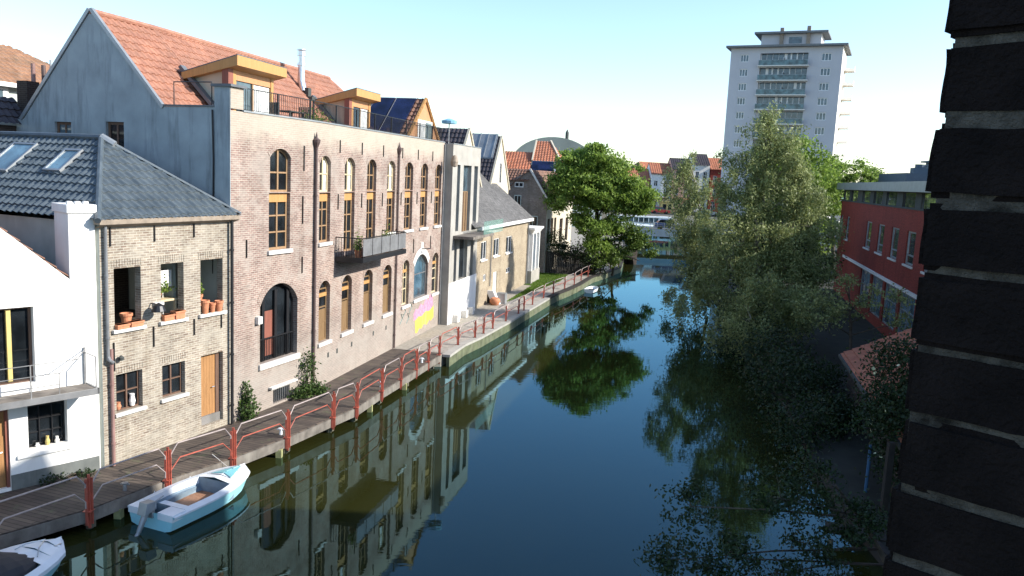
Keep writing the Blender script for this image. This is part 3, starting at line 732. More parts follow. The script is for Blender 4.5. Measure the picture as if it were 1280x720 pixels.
# the open loggia behind the three upper openings
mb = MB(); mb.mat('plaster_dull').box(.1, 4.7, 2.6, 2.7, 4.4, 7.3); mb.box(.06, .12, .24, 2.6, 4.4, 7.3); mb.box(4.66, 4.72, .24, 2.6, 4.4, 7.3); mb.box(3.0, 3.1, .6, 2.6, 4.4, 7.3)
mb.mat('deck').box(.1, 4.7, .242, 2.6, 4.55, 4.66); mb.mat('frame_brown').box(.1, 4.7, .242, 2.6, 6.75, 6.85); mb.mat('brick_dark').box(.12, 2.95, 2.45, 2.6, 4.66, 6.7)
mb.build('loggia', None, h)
for a, b2 in ((.42, 1.30), (2.0, 2.84), (3.5, 4.42)):
    mb = MB()
    for k in range(12):
        x = a-.08+(b2-a+.16)*k/12; mb.box(x+.005, x+.068, -.012, -.002, 6.40+.04*math.sin(math.pi*(k+.5)/12), 6.60+.04*math.sin(math.pi*(k+.5)/12))
    mb.build('lintel', 'brick_pale', h)
for a, b2 in ((.42, 1.30), (2.0, 2.86)):
    mb = MB()
    for k in range(12):
        x = a-.08+(b2-a+.16)*k/12; mb.box(x+.005, x+.068, -.012, -.002, 3.44, 3.63)
    mb.build('lintel', 'brick_pale', h)
for a, b2 in ((.42, 1.30), (2.0, 2.84), (3.5, 4.42)):
    mb = MB(); mb.box(a-.1, b2+.1, -.1, .2, 4.60, 4.70); mb.build('sill', 'stone_sill', h, bevel=.008)
window(h, .42, 1.30, 2.33, 3.42, 'frame_brown', 2, (.5,), .14, fw_=.05, sill=.1)
window(h, 2.0, 2.86, 2.36, 3.36, 'frame_brown', 2, (.5,), .14, fw_=.05, sill=.1)
mb = MB(); mb.mat('door_wood')
for k in range(6): mb.box(3.54+.115*k, 3.65+.115*k, .16, .2, 1.35, 3.33)
mb.mat('concrete_dark').box(3.52, 4.40, .10, .24, 1.0, 1.36); mb.mat('frame_brown').box(4.24, 4.41, .14, .22, 1.36, 3.36)
dd = mb.build('door', None, h); mb = MB(); mb.tube([(4.15, .16, 2.25), (4.15, .1, 2.25), (4.05, .1, 2.25)], .014, 6); mb.build('handle', 'steel', dd)
mb = MB(); mb.box(-.16, 4.92, -.24, 0, 7.60, 7.74); mb.face([(-.16, -.24, 7.6), (4.92, -.24, 7.6), (4.92, 0, 7.5), (-.16, 0, 7.5)]); mb.build('gutter', 'gutter', h, bevel=.01)
HA = Vector((2.38, 2.8, 9.9)); e0 = (-.22, -.24, 7.72); e1 = (4.98, -.24, 7.72)
pantiles([e0, e1, tuple(HA)], 'tile_dark', h, tw=.26, th=.34)
pantiles([(-.22, -.24, 7.72), tuple(HA), (2.38, 10, 9.9), (-.22, 10, 7.72)], 'tile_dark', h, tw=.26, th=.34)
pantiles([tuple(HA), (4.98, -.24, 7.72), (4.98, 10, 7.72), (2.38, 10, 9.9)], 'tile_dark', h, tw=.26, th=.34)
mb = MB(); mb.tube([e0, tuple(HA+Vector((0, 0, .03)))], .085, 8); mb.tube([tuple(HA+Vector((0, 0, .05))), (2.38, 10, 9.95)], .09, 8); mb.build('ridge_tiles', 'tile_dark', h)
mb = MB(); mb.tube([tuple(HA+Vector((0, 0, .06))), tuple(HA+Vector((.18, -.35, -.16)))], .12, 8); mb.bar(tuple(HA+Vector((.1, -.1, 0))), (4.98, -.24, 7.80), .10, .05); mb.build('flashing', 'zinc', h)
def skylight(par, y0, y1, s0, s1):     # on the near roof plane: s = metres up the slope from the eave
    sl = Vector((2.6, 0, 2.18)).normalized(); nn_ = Vector((-sl.z, 0, sl.x)); base = Vector((-.22, 0, 7.72))
    def pt(y, s, hgt): return base+sl*s+Vector((0, y, 0))+nn_*hgt
    f = MB()
    for (ya, yb, sa, sb) in ((y0, y1, s0, s0+.07), (y0, y1, s1-.07, s1), (y0, y0+.07, s0+.07, s1-.07), (y1-.07, y1, s0+.07, s1-.07)):
        f.prism([pt(ya, sa, .02), pt(yb, sa, .02), pt(yb, sb, .02), pt(ya, sb, .02)], nn_*.09)
    w_ = f.build('skylight', 'zinc', par); g_ = MB(); g_.prism([pt(y0+.06, s0+.06, .05), pt(y1-.06, s0+.06, .05), pt(y1-.06, s1-.06, .05), pt(y0+.06, s1-.06, .05)], nn_*.03); g_.build('pane', 'skyglass', w_)
skylight(h, 2.9, 3.65, 1.75, 2.75); skylight(h, 5.1, 6.2, 1.6, 2.95)
pipe(h, .12, 3.9, 7.6, mat='pipe_grey'); pipe(h, .22, .9, 4.2, mat='pipe_pink', r=.05); pipe(h, 4.70, .9, 7.6, y=-.12, mat='black_metal', r=.05)
mb = MB(); mb.tube([(.12, -.09, 4.0), (.12, -.16, 3.9), (.2, -.16, 3.85), (.22, -.09, 3.8)], .05, 8); mb.build('drainpipe', 'pipe_grey', h)
anchor(h, [(.32, 7.0, 7.5), (1.78, 7.05, 7.5), (3.24, 7.1, 7.5), (1.7, 4.0, 4.6), (3.22, 4.1, 4.6), (4.34, 4.15, 4.6), (.36, 3.55, 4.35)])
mb = MB(); mb.mat('black_metal').bar((1.62, -.02, 5.28), (1.62, -.3, 5.28), .03); mb.lathe(1.62, -.32, [(.02, 5.33), (.14, 5.25), (.2, 5.1), (.19, 5.08), (.01, 5.1)], 12); mb.mat('stone_sill').box(1.70, 2.02, -.1, -.002, 5.2, 5.29)
mb.build('wall_lamp', None, h)
mb = MB(); mb.lathe(.52, -.1, [(.01, 3.82), (.07, 3.84), (.08, 3.92), (.01, 3.98)], 10); mb.build('alarm_bell', 'charcoal', h)
def on(p, az, s, off, z):  # point: s along, off towards the water
    q = p+dirv(az)*s+dirv(az+90)*off; return (q.x, q.y, z)
def pot(s, off, z, hgt, r, label, plant=None, trough=None, p=pC, az=24):
    t = thing('flower_pot', label, 'flower pot', on(p, az, s, off, z), az, 'terracotta pots on the house sills')
    q = MB()
    if trough:
        L = trough; q.prism([(-L/2, -r, 0), (L/2, -r, 0), (L/2, r, 0), (-L/2, r, 0)], (0, 0, hgt)); q.box(-L/2-.02, L/2+.02, -r-.02, r+.02, hgt-.05, hgt)
    else: q.lathe(0, 0, [(r*.68, 0), (r*.93, hgt*.8), (r*1.08, hgt*.8), (r*1.08, hgt), (r*.9, hgt), (r*.8, hgt*.85), (.01, hgt*.85)], 16)
    q.build('pot', 'terracotta', t, smooth=False)
    if plant:
        k = int(plant[0]); P = RNG.normal(size=(k, 3))*np.array([plant[1], plant[1]*.6, plant[2]]); P[:, 2] = np.abs(P[:, 2])+hgt
        leaf_mesh('foliage', 'leaf_bright', t, P, .09, aspect=.6)
    return t
pot(.62, .02, 4.702, .13, .09, 'low terracotta trough on the sill of the near upper opening, left one', trough=.38)
pot(1.08, .02, 4.702, .15, .09, 'low terracotta trough on the sill of the near upper opening, right one', trough=.40)
pot(.98, -.22, 4.70, .36, .16, 'tall round terracotta pot standing behind the troughs of the near upper opening')
pot(2.2, .02, 4.702, .18, .09, 'pale trough on the sill of the middle upper opening', trough=.36)
pot(2.6, .02, 4.702, .24, .10, 'orange trough tilted on the sill of the middle upper opening', trough=.34)
pot(2.35, -.55, 5.28, .2, .14, 'leafy green plant in a pot on the wooden table', plant=(500, .22, .16))
pot(3.68, .0, 4.702, .42, .13, 'tallest terracotta pot on the sill of the far upper opening')
pot(3.98, .0, 4.702, .30, .10, 'small terracotta pot in the middle of the far upper opening')
pot(4.24, .02, 4.702, .34, .13, 'terracotta pot against the far jamb of the upper openings')
pot(3.75, -.35, 4.9, .36, .13, 'orange pot with a dark bare plant set back in the far upper opening', plant=(160, .1, .3))
t = thing('table', 'pale wooden table standing inside the middle upper opening', 'table', on(pC, 24, 2.4, -.6, 4.66), 24)
mb = MB(); mb.box(-.5, .5, -.3, .3, .54, .60); mb.build('table_top', 'frame_pale', t)
for a in (-.44, .44):
    for c in (-.24, .24): mb = MB(); mb.box(a-.03, a+.03, c-.03, c+.03, 0, .54); mb.build('leg', 'frame_pale', t)
t = thing('floor_lamp', 'lamp with a white square shade inside the middle upper opening', 'lamp', on(pC, 24, 2.62, -.62, 4.66), 24)
mb = MB(); mb.lathe(0, 0, [(.12, 0), (.12, .03), (.015, .04), (.015, 1.0)], 10); mb.build('stand', 'white_paint', t); mb = MB(); mb.box(-.2, .2, -.15, .15, .95, 1.45); mb.build('lamp_shade', 'white_paint', t)
for (x, lb, mt_, hh) in ((.55, 'small orange vase behind the panes of the near lower brick-house window', 'terracotta', .2), (1.02, 'white jar behind the panes of the near lower brick-house window', 'white_paint', .34)):
    q = MB(); q.lathe(0, 0, [(.06, 0), (.09, hh*.4), (.06, hh*.8), (.07, hh), (.01, hh)], 12); o_ = q.build('vase', mt_); o_.location = on(pC, 24, x, -.10, 2.40); tag(o_, lb, 'vase')

# ------------------------------------------------------------------ tall warehouse
h = thing('warehouse', 'tall brick warehouse with arched windows, rendered gable and long orange tile roof', 'warehouse', pA, 20)
# second wing frame (bends 7 degrees towards the water)
k7 = bpy.data.objects.new('long_wing', None)   # local frame helper turned into the part that carries the long wall
holesA = [(1.98, 3.14, 8.45, 9.93, 9.62), (1.93, 3.12, 6.45, 8.42), (1.48, 3.62, 2.55, 5.26, 4.55), (2.22, 3.19, .95, 1.46)]
mb = MB(); wall(mb, .0, 4.65, -.4, 11.0, holesA, .25); 
def arch_ring(mb, x0, x1, zs, zt, th=.22, n=16, y=-.012):
    a = arc_pts(x0, x1, zs, zt, n); cx = (x0+x1)/2; cz = zs-(x1-x0)*.6
    for k in range(n):
        pa, pb = a[k], a[k+1]
        def outp(p): d = Vector((p[0]-cx, 0, p[1]-cz)).normalized(); return (p[0]+d.x*th, p[1]+d.z*th)
        oa, ob = outp(pa), outp(pb); g = .06
        pa2 = (pa[0]+(pb[0]-pa[0])*g, pa[1]+(pb[1]-pa[1])*g); oa2 = (oa[0]+(ob[0]-oa[0])*g, oa[1]+(ob[1]-oa[1])*g)
        mb.prism([(pa2[0], y, pa2[1]+.004), (pb[0], y, pb[1]+.004), (ob[0], y, ob[1]), (oa2[0], y, oa2[1])], (0, .010, 0))
mb.build('wall', 'brick_tall', h)
Mx7 = Matrix.Translation(Vector((4.65, 0, 0)))@Matrix.Rotation(R(20-13), 4, 'Z')
wing = MB()
WB = [.35+2.21*k for k in range(7)]
u_h = [(.34, 1.26), (2.50, 3.48), (4.72, 5.70), (6.98, 7.94), (9.22, 10.30), (11.45, 12.50), (13.68, 14.72)]
l_h = [(.42, 1.36), (2.42, 3.38), (4.60, 5.56), (6.78, 7.80), (9.22, 10.16), (13.68, 14.70)]
holesB = [(a, b2, 8.44, 9.80, 9.50) for a, b2 in u_h]+[(a, b2, 6.52 if i not in (1, 2) else 6.0, 8.41) for i, (a, b2) in enumerate(u_h)]
holesB += [(a, b2, 2.62+.035*i, 5.02, 4.72) for i, (a, b2) in enumerate(l_h)]+[(10.88, 12.96, 2.85, 5.12, 4.55)]
wall(wing, 0, 15.1, -.4, 11.0, holesB, .25)
wing.face([(15.1, 0, -.4), (15.1, 9, -.4), (15.1, 9, 10.4), (15.1, 0, 11.0)])
bpy.data.objects.remove(k7)
wg = wing.build('long_wall', 'brick_tall', h); wg.matrix_local = Mx7
def inB(o): o.matrix_local = Mx7; return o
# terrace floor and parapet backs
mb = MB(); mb.box(.3, 4.9, .3, 3.2, 10.45, 10.6); mb.build('terrace_floor', 'concrete_dark', h)
mb = MB(); mb.box(-.1, 15.1, .25, 3.2, 10.45, 10.6); inB(mb.build('terrace_floor', 'concrete_dark', h))
mb = MB(); mb.box(.6, 4.65, -.03, .28, 11.0, 11.05); mb.build('coping', 'zinc', h); mb = MB(); mb.box(0, 15.1, -.03, .28, 11.0, 11.05); inB(mb.build('coping', 'zinc', h))
mb = MB(); mb.box(.6, 4.65, .25, .27, 10.5, 11.0); mb.build('parapet', 'brick_tall', h); mb = MB(); mb.box(0, 15.1, .25, .27, 10.5, 11.0); inB(mb.build('parapet', 'brick_tall', h))
# gable wall (rendered) facing the viewer : plane x=0
gp = [(0, 0, -.4), (0, 0, 11.1), (0, 2.79, 11.07), (0, 5.67, 14.11), (0, 8.87, 10.55), (0, 12.5, 10.3), (0, 12.5, -.4)]
wins = [(6.66, 7.42, 9.6, 10.49), (4.33, 5.11, 9.5, 10.54)]
mb = MB()
ys = sorted({0, 2.79, 4.33, 5.11, 5.67, 6.66, 7.42, 8.87, 12.5})
def topz(y):
    for i in range(1, 5):
        (_, ya, za), (_, yb, zb) = gp[i], gp[i+1]
        if ya <= y <= yb: return za+(zb-za)*(y-ya)/(yb-ya)
for i in range(len(ys)-1):
    ya, yb = ys[i], ys[i+1]; hw = [q for q in wins if q[0] <= ya and q[1] >= yb]
    if hw:
        q = hw[0]; mb.face([(0, yb, -.4), (0, ya, -.4), (0, ya, q[2]), (0, yb, q[2])]); mb.face([(0, yb, q[3]), (0, ya, q[3]), (0, ya, topz(ya)), (0, yb, topz(yb))])
        mb.face([(0, ya, q[2]), (0, ya, q[3]), (.25, ya, q[3]), (.25, ya, q[2])]); mb.face([(0, yb, q[3]), (0, yb, q[2]), (.25, yb, q[2]), (.25, yb, q[3])])
        mb.face([(0, ya, q[3]), (0, yb, q[3]), (.25, yb, q[3]), (.25, ya, q[3])]); mb.face([(0, yb, q[2]), (0, ya, q[2]), (.25, ya, q[2]), (.25, yb, q[2])])
    else: mb.face([(0, yb, -.4), (0, ya, -.4), (0, ya, topz(ya)), (0, yb, topz(yb))])
mb.build('gable_wall', 'plaster_blue', h)
for q in wins:
    f = MB(); ya, yb, za, zb = q
    f.mat('frame_brown').box(.1, .16, ya, ya+.09, za, zb); f.box(.1, .16, yb-.09, yb, za, zb); f.box(.1, .16, ya+.09, yb-.09, zb-.09, zb); f.box(.1, .16, ya+.09, yb-.09, za, za+.08); f.box(.11, .15, (ya+yb)/2-.035, (ya+yb)/2+.035, za+.08, zb-.09)
    w_ = f.build('window', None, h); g_ = MB(); g_.box(.135, .145, ya+.05, yb-.05, za+.05, zb-.05); g_.build('pane', 'glass_blue' if ya > 6 else 'glass', w_)
mb = MB(); mb.mat('plaster_blue'); mb.box(-.02, .0, 0, .6, -.4, 11.72); mb.mat('brick_tall').box(0, .6, -.012, .6, 11.06, 11.72); mb.mat('lead').box(-.1, .68, -.1, .68, 11.72, 11.80); mb.build('corner_pier', None, h)
mb = MB()
for a, b2 in (((0, 2.7, 11.0), (0, 5.67, 14.14)), ((0, 5.67, 14.14), (0, 8.95, 10.5))):
    a = Vector(a); b2 = Vector(b2); dd_ = (b2-a).normalized(); nn_ = Vector((0, -dd_.z, dd_.y)); nn_ = nn_ if nn_.z > 0 else -nn_
    mb.prism([a+Vector((-.05, 0, 0)), a+Vector((-.05, 0, 0))+nn_*.12, b2+Vector((-.05, 0, 0))+nn_*.12, b2+Vector((-.05, 0, 0))], (.12, 0, 0))
mb.build('verge', 'zinc', h); mb = MB(); mb.box(-.04, .2, .6, 2.75, 11.09, 11.14); mb.build('coping', 'lead', h)
mb = MB(); mb.tube([(-.05, .66, 5.8), (-.05, .62, 9.5), (-.05, .66, 11.0)], .03, 6); mb.tube([(-.04, .6, 8.1), (-.04, 3.6, 8.25)], .012, 5); mb.build('cable', 'black_metal', h)
# main roof: A bay, B bay, far hip, back slope
def Bp(x, y, z): q = Mx7@Vector((x, y, z)); return (q.x, q.y, q.z)
RD = Vector((2.77, 5.67, 14.02)); E1 = Vector((3.0, 2.45, 10.62)); R2_ = Bp(12.5, 5.67, 13.95); 
pantiles([(0.04, 5.67, 14.05), tuple(RD), tuple(E1), (.04, 2.45, 10.65)], 'tile_orange', h)
pantiles([tuple(RD), R2_, Bp(15.0, 2.45, 10.62), tuple(E1)], 'tile_orange', h)
pantiles([(0.04, 5.67, 14.05), (.04, 9.2, 10.3), Bp(12.5, 9.2, 10.3), R2_], 'tile_orange', h, sub=4)
pantiles([R2_, Bp(15.0, 2.45, 10.62), Bp(15.0, 9.0, 10.62)], 'tile_orange', h)
mb = MB(); mb.tube([(0.0, 5.67, 14.12), tuple(RD+Vector((0, 0, .06))), tuple(Vector(R2_)+Vector((0, 0, .06)))], .10, 8); mb.tube([R2_, Bp(15.0, 2.45, 10.7)], .09, 8); mb.tube([tuple(RD+Vector((0, 0, .03))), tuple(E1+Vector((0, 0, .03)))], .05, 6); mb.build('ridge_tiles', 'tile_orange', h)
# windows A
window(h, 1.98, 3.14, 8.45, 9.93, 'frame_tan', 2, (.45,), .13, spring=9.62, fw_=.07, bar=.055)
window(h, 1.93, 3.12, 6.45, 8.42, 'frame_tan', 2, (.31, .60), .13, fw_=.08, bar=.05, band=('panel_orange', 8.10, 8.42), sill=.14)
window(h, 1.48, 3.62, 2.55, 5.26, 'black_metal', 1, (), .2, spring=4.55, fw_=.06, bar=.05, sill=.2)
mb = MB(); mb.mat('black_metal')
for x in (1.85, 2.55, 3.25): mb.box(x-.07, x+.07, .15, .2, 2.56, 5.02)
for k in range(22): mb.box(1.55+.09*k, 1.565+.09*k, .12, .14, 2.58, 3.35)
mb.box(1.5, 3.6, .115, .145, 3.34, 3.38); mb.build('window_guard', None, h)
mb = MB(); mb.box(2.0, 2.5, .24, .245, 2.7, 4.3); mb.build('inner_door', 'rust_red', h)
f = MB(); f.box(2.22, 3.19, .12, .15, .95, 1.46); w_ = f.build('window', 'glass', h, ); f = MB()
for k in range(9): f.box(2.26+.11*k, 2.28+.11*k, .04, .06, .96, 1.45)
f.build('bars', 'grey_metal', w_); f = MB(); f.box(1.95, 3.45, -.16, 0, 1.56, 1.62); f.box(2.1, 3.3, -.004, .2, 1.46, 1.56); f.build('sill', 'stone_sill', w_)
mb = MB(); arch_ring(mb, 1.98, 3.14, 9.62, 9.93); mb.build('brick_arch', 'brick_tall', h); mb = MB(); arch_ring(mb, 1.48, 3.62, 4.55, 5.26, .26, 26); mb.build('brick_arch', 'brick_tall', h)
# windows B
mb = MB()
for i, (a, b2) in enumerate(u_h):
    cur = [(.05, .32), (.62, .95)] if i in (0, 1, 3) else ([(.1, .3)] if i in (4, 5) else None)
    inB(window(h, a, b2, 8.44, 9.80, 'frame_pale' if i in (0, 1, 3) else 'frame_tan', 2, (.5,), .13, spring=9.50, fw_=.065, bar=.05, curtain=cur))
    lo = 6.52 if i not in (1, 2) else 6.0
    inB(window(h, a, b2, lo, 8.41, 'frame_tan', 2, (.33, .66) if i not in (1, 2) else (.33, .62), .13, fw_=.07, bar=.045, band=('panel_orange', 8.08, 8.41), sill=.13 if i not in (1, 2) else None))
    mb = MB(); arch_ring(mb, a, b2, 9.50, 9.80, .2, 12); inB(mb.build('brick_arch', 'brick_tall', h))
for i, (a, b2) in enumerate(l_h):
    lo = 2.62+.035*i
    inB(window(h, a, b2, lo, 5.02, 'shutter' if i < 4 else 'frame_pale', 1 if i != 4 else 2, (.31, .56, .86) if i < 4 else (.35, .6), .15, spring=4.72, fw_=.07, bar=.05, band=('panel_orange', 4.38, 4.52), lower=('shutter', lo+1.25) if i < 4 else None, sill=.14))
    mb = MB(); arch_ring(mb, a, b2, 4.72, 5.02, .2, 12); inB(mb.build('brick_arch', 'brick_tall', h))
inB(window(h, 10.88, 12.96, 2.85, 5.12, 'grey_metal', 1, (.55,), .12, spring=4.55, fw_=.05, bar=.04, sill=.16, glass='glass_blue'))
mb = MB(); arch_ring(mb, 10.88, 12.96, 4.55, 5.12, .34, 20); mb.mat('stone_sill').box(11.8, 12.1, -.016, -.004, 5.45, 5.75); inB(mb.build('keystone_arch', 'stone_sill', h))
mb = MB(); mb.tube([(11.75, -.06, 5.42), (11.75, -.35, 5.44), (12.05, -.4, 5.44)], .03, 6); inB(mb.build('lamp_arm', 'black_metal', h))
pipe(h, 4.58, .9, 10.35, y=-.08, r=.05, mat='pipe_brown', head=True)
o_ = pipe(h, 8.20, .9, 10.4, y=-.07, r=.045, mat='pipe_brown', head=True); inB(o_); o_ = pipe(h, 15.0, .9, 10.9, y=-.05, r=.04, mat='pipe_grey'); inB(o_)
anchor(h, [(3.9, 9.2, 10.1), (3.85, 7.3, 8.3), (3.85, 5.5, 6.1), (.75, 6.3, 6.9)])
inB(anchor(h, [(x, 9.95, 10.45) for x in (2.0, 4.1, 6.4, 8.75, 10.9, 13.1)]+[(x, 7.75, 8.35) for x in (1.9, 4.15, 6.4, 8.7, 10.9, 13.1)]+[(x, 5.3, 6.0) for x in (10.6, 13.2)]))
mb = MB(); mb.box(1.22, 1.44, -.14, -.002, 4.0, 4.25); mb.build('meter_box', 'stone_sill', h)
for (x, z) in ((2.0, 1.9), (3.4, 1.9), (5.7, 1.95), (7.2, 1.95), (1.2, 1.9)): mb = MB(); mb.box(x, x+.14, -.006, -.002, z, z+.2); inB(mb.build('air_vent', 'charcoal', h))
# spray-painted patch low on the far end of the wall
mb = MB(); mb.mat('pink'); yy = -.006
top = [(10.95, 2.1), (11.3, 2.35), (11.6, 2.25), (12.0, 2.5), (12.4, 2.35), (12.8, 2.7), (13.2, 2.5), (13.5, 2.8), (13.9, 2.75), (14.0, 2.2), (13.9, 1.95), (13.2, 1.75), (12.4, 1.85), (11.6, 1.7), (11.0, 1.75)]
mb.prism([(x, yy, z) for x, z in top], (0, .003, 0))
mb.mat('yellow'); bot = [(11.2, 1.72), (11.7, 1.86), (12.2, 1.80), (12.8, 1.98), (13.4, 1.9), (14.1, 2.1), (14.15, 1.45), (13.7, 1.3), (13.5, 1.42), (13.0, 1.2), (12.6, 1.32), (12.2, 1.12), (11.9, 1.22), (11.55, 1.0), (11.3, 1.05)]
mb.prism([(x, yy-.003, z) for x, z in bot], (0, .003, 0))
mb.mat('teal_spray')
for (x, z) in ((9.0, 1.9), (9.4, 2.2), (9.9, 1.8), (10.3, 2.3)):
    pts = [(x, z), (x+.35, z+.25), (x+.15, z+.5), (x+.55, z+.42)]
    for k in range(3): mb.bar((pts[k][0], yy, pts[k][1]), (pts[k+1][0], yy, pts[k+1][1]), .06, .003)
inB(mb.build('graffiti', None, h))
# white efflorescence / repair next to the black pipe
# dormers (front plane 1.2 m behind the parapet)
def dormer(x0, x1, M7=None):
    f = MB(); y0 = 2.45; zt = 12.7; back = 4.0
    ob = []
    f.mat('boards_orange').box(x0+.02, x1-.02, y0, y0+.1, 12.28, zt); f.mat('panel_orange').box(x0+.3, x0+.48, y0-.03, y0+.1, 10.6, zt-.004); f.box(x1-.18, x1, y0-.03, y0+.1, 10.6, 12.69)
    f.mat('boards_orange').box(x0+.48, x1-.18, y0+.02, y0+.08, 10.6, 10.8)
    ob.append(f.build('dormer', None, h)); d = ob[0]
    if M7 is not None: d.matrix_local = M7
    f = MB(); f.mat('plaster_cream').prism([(x0+.2, y0+.2, 10.6), (x0+.2, y0+.2, 12.7), (x0+.2, back, 12.45), (x0+.2, 2.6, 10.6)], (.1, 0, 0)); f.build('cheek', None, d); f = MB(); f.mat('plaster_cream').prism([(x1-.15, y0+.1, 10.6), (x1-.15, y0+.1, 12.7), (x1-.15, back, 12.45), (x1-.15, 2.6, 10.6)], (.1, 0, 0)); f.build('cheek', None, d)
    f = MB(); f.mat('rust_red').box(x0-.02, x0+.28, y0-.05, y0+.2, 10.6, 12.69); f.build('column', None, d)
    f = MB(); f.mat('frame_tan').box(x0+.5, x0+.56, y0+.0, y0+.08, 10.8, 12.26); xm = (x0+x1)/2+.12; f.box(xm-.05, xm+.05, y0, y0+.08, 10.8, 12.26); f.mat('glass_blue').box(x0+.56, xm-.05, y0+.05, y0+.06, 10.8, 12.26); f.mat('curtain').box(xm+.05, x1-.2, y0+.05, y0+.06, 10.8, 12.26); f.build('window', None, d)
    f = MB(); f.mat('panel_orange')
    f.prism([(x0-.1, y0-.45, 12.72), (x0-.1, y0-.45, 13.06), (x0-.1, back+.2, 12.44), (x0-.1, back+.2, 12.2)], (x1-x0+.35, 0, 0)); f.mat('lead').prism([(x0-.1, y0-.45, 13.065), (x0-.1, back+.2, 12.45), (x1+.25, back+.2, 12.45), (x1+.25, y0-.45, 13.065)], (0, 0, .03)); f.build('roof', None, d)
    f = MB(); a = Vector((x0+.05, 2.5, 10.78)); b2 = Vector((x0+.05, 4.3, 12.66)); f.bar(a, b2, .28, .12); f.build('flashing', 'lead', d)
dormer(-1.85, 1.2, Mx7); dormer(8.0, 10.5, Mx7)
# third dormer: orange boarded gable with a dark roof carrying solar panels
f = MB(); f.mat('boards_orange'); gy = .32
f.face([(9.75, gy, 10.6), (15.3, gy, 10.6), (12.62, gy, 13.02)]); g3 = inB(f.build('gable_dormer', None, h))
f = MB(); f.mat('panel_orange')
for a, b2 in (((9.6, gy-.04, 10.55), (12.62, gy-.04, 13.1)), ((12.62, gy-.04, 13.1), (15.4, gy-.04, 10.6))): f.bar(a, b2, .1, .16)
f.build('verge', None, g3)
f = MB(); f.mat('white_paint').box(11.5, 13.7, gy-.05, gy-.01, 10.6, 11.98); f.mat('curtain').box(11.6, 12.5, gy-.056, gy-.05, 10.7, 11.9); f.mat('glass_blue').box(12.62, 13.6, gy-.056, gy-.05, 10.7, 11.9); f.build('window', None, g3)
clipd = [(12.62, gy-.12, 13.05), (9.5, gy-.12, 10.5), (9.5, 5.6, 10.5), (12.62, 5.6, 13.05)]
pl = pantiles(clipd, 'tile_old', g3); pl2 = pantiles([(12.62, gy-.12, 13.05), (12.62, 5.6, 13.05), (15.45, 5.6, 10.5), (15.45, gy-.12, 10.5)], 'tile_old', g3)
sl = Vector((3.12, 0, 2.55)).normalized(); nn_ = Vector((-sl.z, 0, sl.x)); base = Vector((9.5, 0, 10.5))
for k in range(4):
    f = MB(); y0 = .75+1.15*k; pts = [base+sl*.65+Vector((0, y0, 0))+nn_*.1, base+sl*.65+Vector((0, y0+1.07, 0))+nn_*.1, base+sl*3.9+Vector((0, y0+1.07, 0))+nn_*.1, base+sl*3.9+Vector((0, y0, 0))+nn_*.1]
    f.mat('solar').prism(pts, nn_*.05); f.mat('grey_metal')
    for e in (0, 2): f.bar(pts[e]+nn_*.05, pts[(e+1) % 4]+nn_*.05, .03)
    f.bar(pts[1]+nn_*.05, pts[2]+nn_*.05, .03); f.build('solar_panel', None, g3)
# terrace railing
def bars(par, x0, x1, y, z0, z1, step=.11, M7=None, thick=.014, posts_=1.9, name='railing', mat='black_metal'):
    f = MB(); x = x0
    while x < x1: f.box(x, x+thick, y, y+thick, z0+.05, z1); x += step
    f.box(x0, x1, y-.005, y+.02, z1, z1+.03); f.box(x0, x1, y-.005, y+.02, z0+.03, z0+.05)
    x = x0
    while x <= x1+.01: f.box(x-.02, x+.02, y-.02, y+.03, z0, z1+.02); x += posts_
    o = f.build(name, mat, par)
    if M7 is not None: o.matrix_local = M7
    return o
bars(h, .65, 4.65, .12, 11.05, 11.75); bars(h, 0, 14.9, .12, 11.05, 11.75, M7=Mx7)
f = MB(); f.tube([(-.02, .7, 11.1), (-.02, .7, 11.85), (-.02, 2.2, 11.85), (-.02, 2.2, 11.1)], .02, 6); f.build('guard_rail', 'black_metal', h)
# flue on the roof
f = MB(); zz = 12.45; f.mat('steel'); f.tube([(0, 0, 0), (0, .12, .45), (0, .12, 1.0), (0, .12, 1.75)], [.17, .17, .15, .15], 14); f.tube([(0, .12, 1.15), (0, .12, 1.28)], .2, 14); f.tube([(0, .12, 1.6), (0, .12, 1.8)], .2, 14); f.tube([(0, .12, 1.85), (0, .12, 1.9)], .22, 14)
o_ = f.build('flue', None, h); o_.matrix_local = Mx7@Matrix.Translation(Vector((7.7, 4.6, 12.85)))
f = MB(); f.box(7.6, 7.9, 4.3, 4.5, 12.5, 13.0); f.box(7.6, 8.0, 4.1, 4.35, 12.45, 12.6); inB(f.build('roof_vent', 'charcoal', h))
# balcony
f = MB(); f.box(1.75, 6.5, -1.15, -.02, 5.78, 5.86); f.box(1.75, 6.5, -1.19, -1.13, 5.70, 5.90); f.box(1.73, 1.79, -1.15, -.02, 5.7, 5.9); f.box(6.46, 6.52, -1.15, -.02, 5.7, 5.9)
bal = inB(f.build('balcony', 'black_metal', h))
f = MB(); f.mat('black_metal')
for x in (1.77, 6.48):
    y = -1.14
    while y < -.03: f.box(x-.008, x+.008, y, y+.016, 5.86, 6.66); y += .11
    f.box(x-.02, x+.02, -1.17, -.02, 6.64, 6.68)
f.box(1.75, 6.5, -1.18, -1.13, 6.64, 6.68); f.mat('grey_metal')
for k in range(5): f.box(1.82+.94*k, 2.70+.94*k, -1.165, -1.145, 5.95, 6.62)
f.build('railing', None, bal)
for (x, lb, pl_) in ((2.05, 'terracotta pot with a green shrub at the near corner of the black balcony', (260, .13, .3)), (2.5, 'reddish pot beside the shrub on the black balcony', None), (5.6, 'potted plant half way along the black balcony', (220, .16, .3))):
    pot(x, .85 if x < 3 else .6, 5.865, .32, .15, lb, plant=pl_, p=pB, az=13)
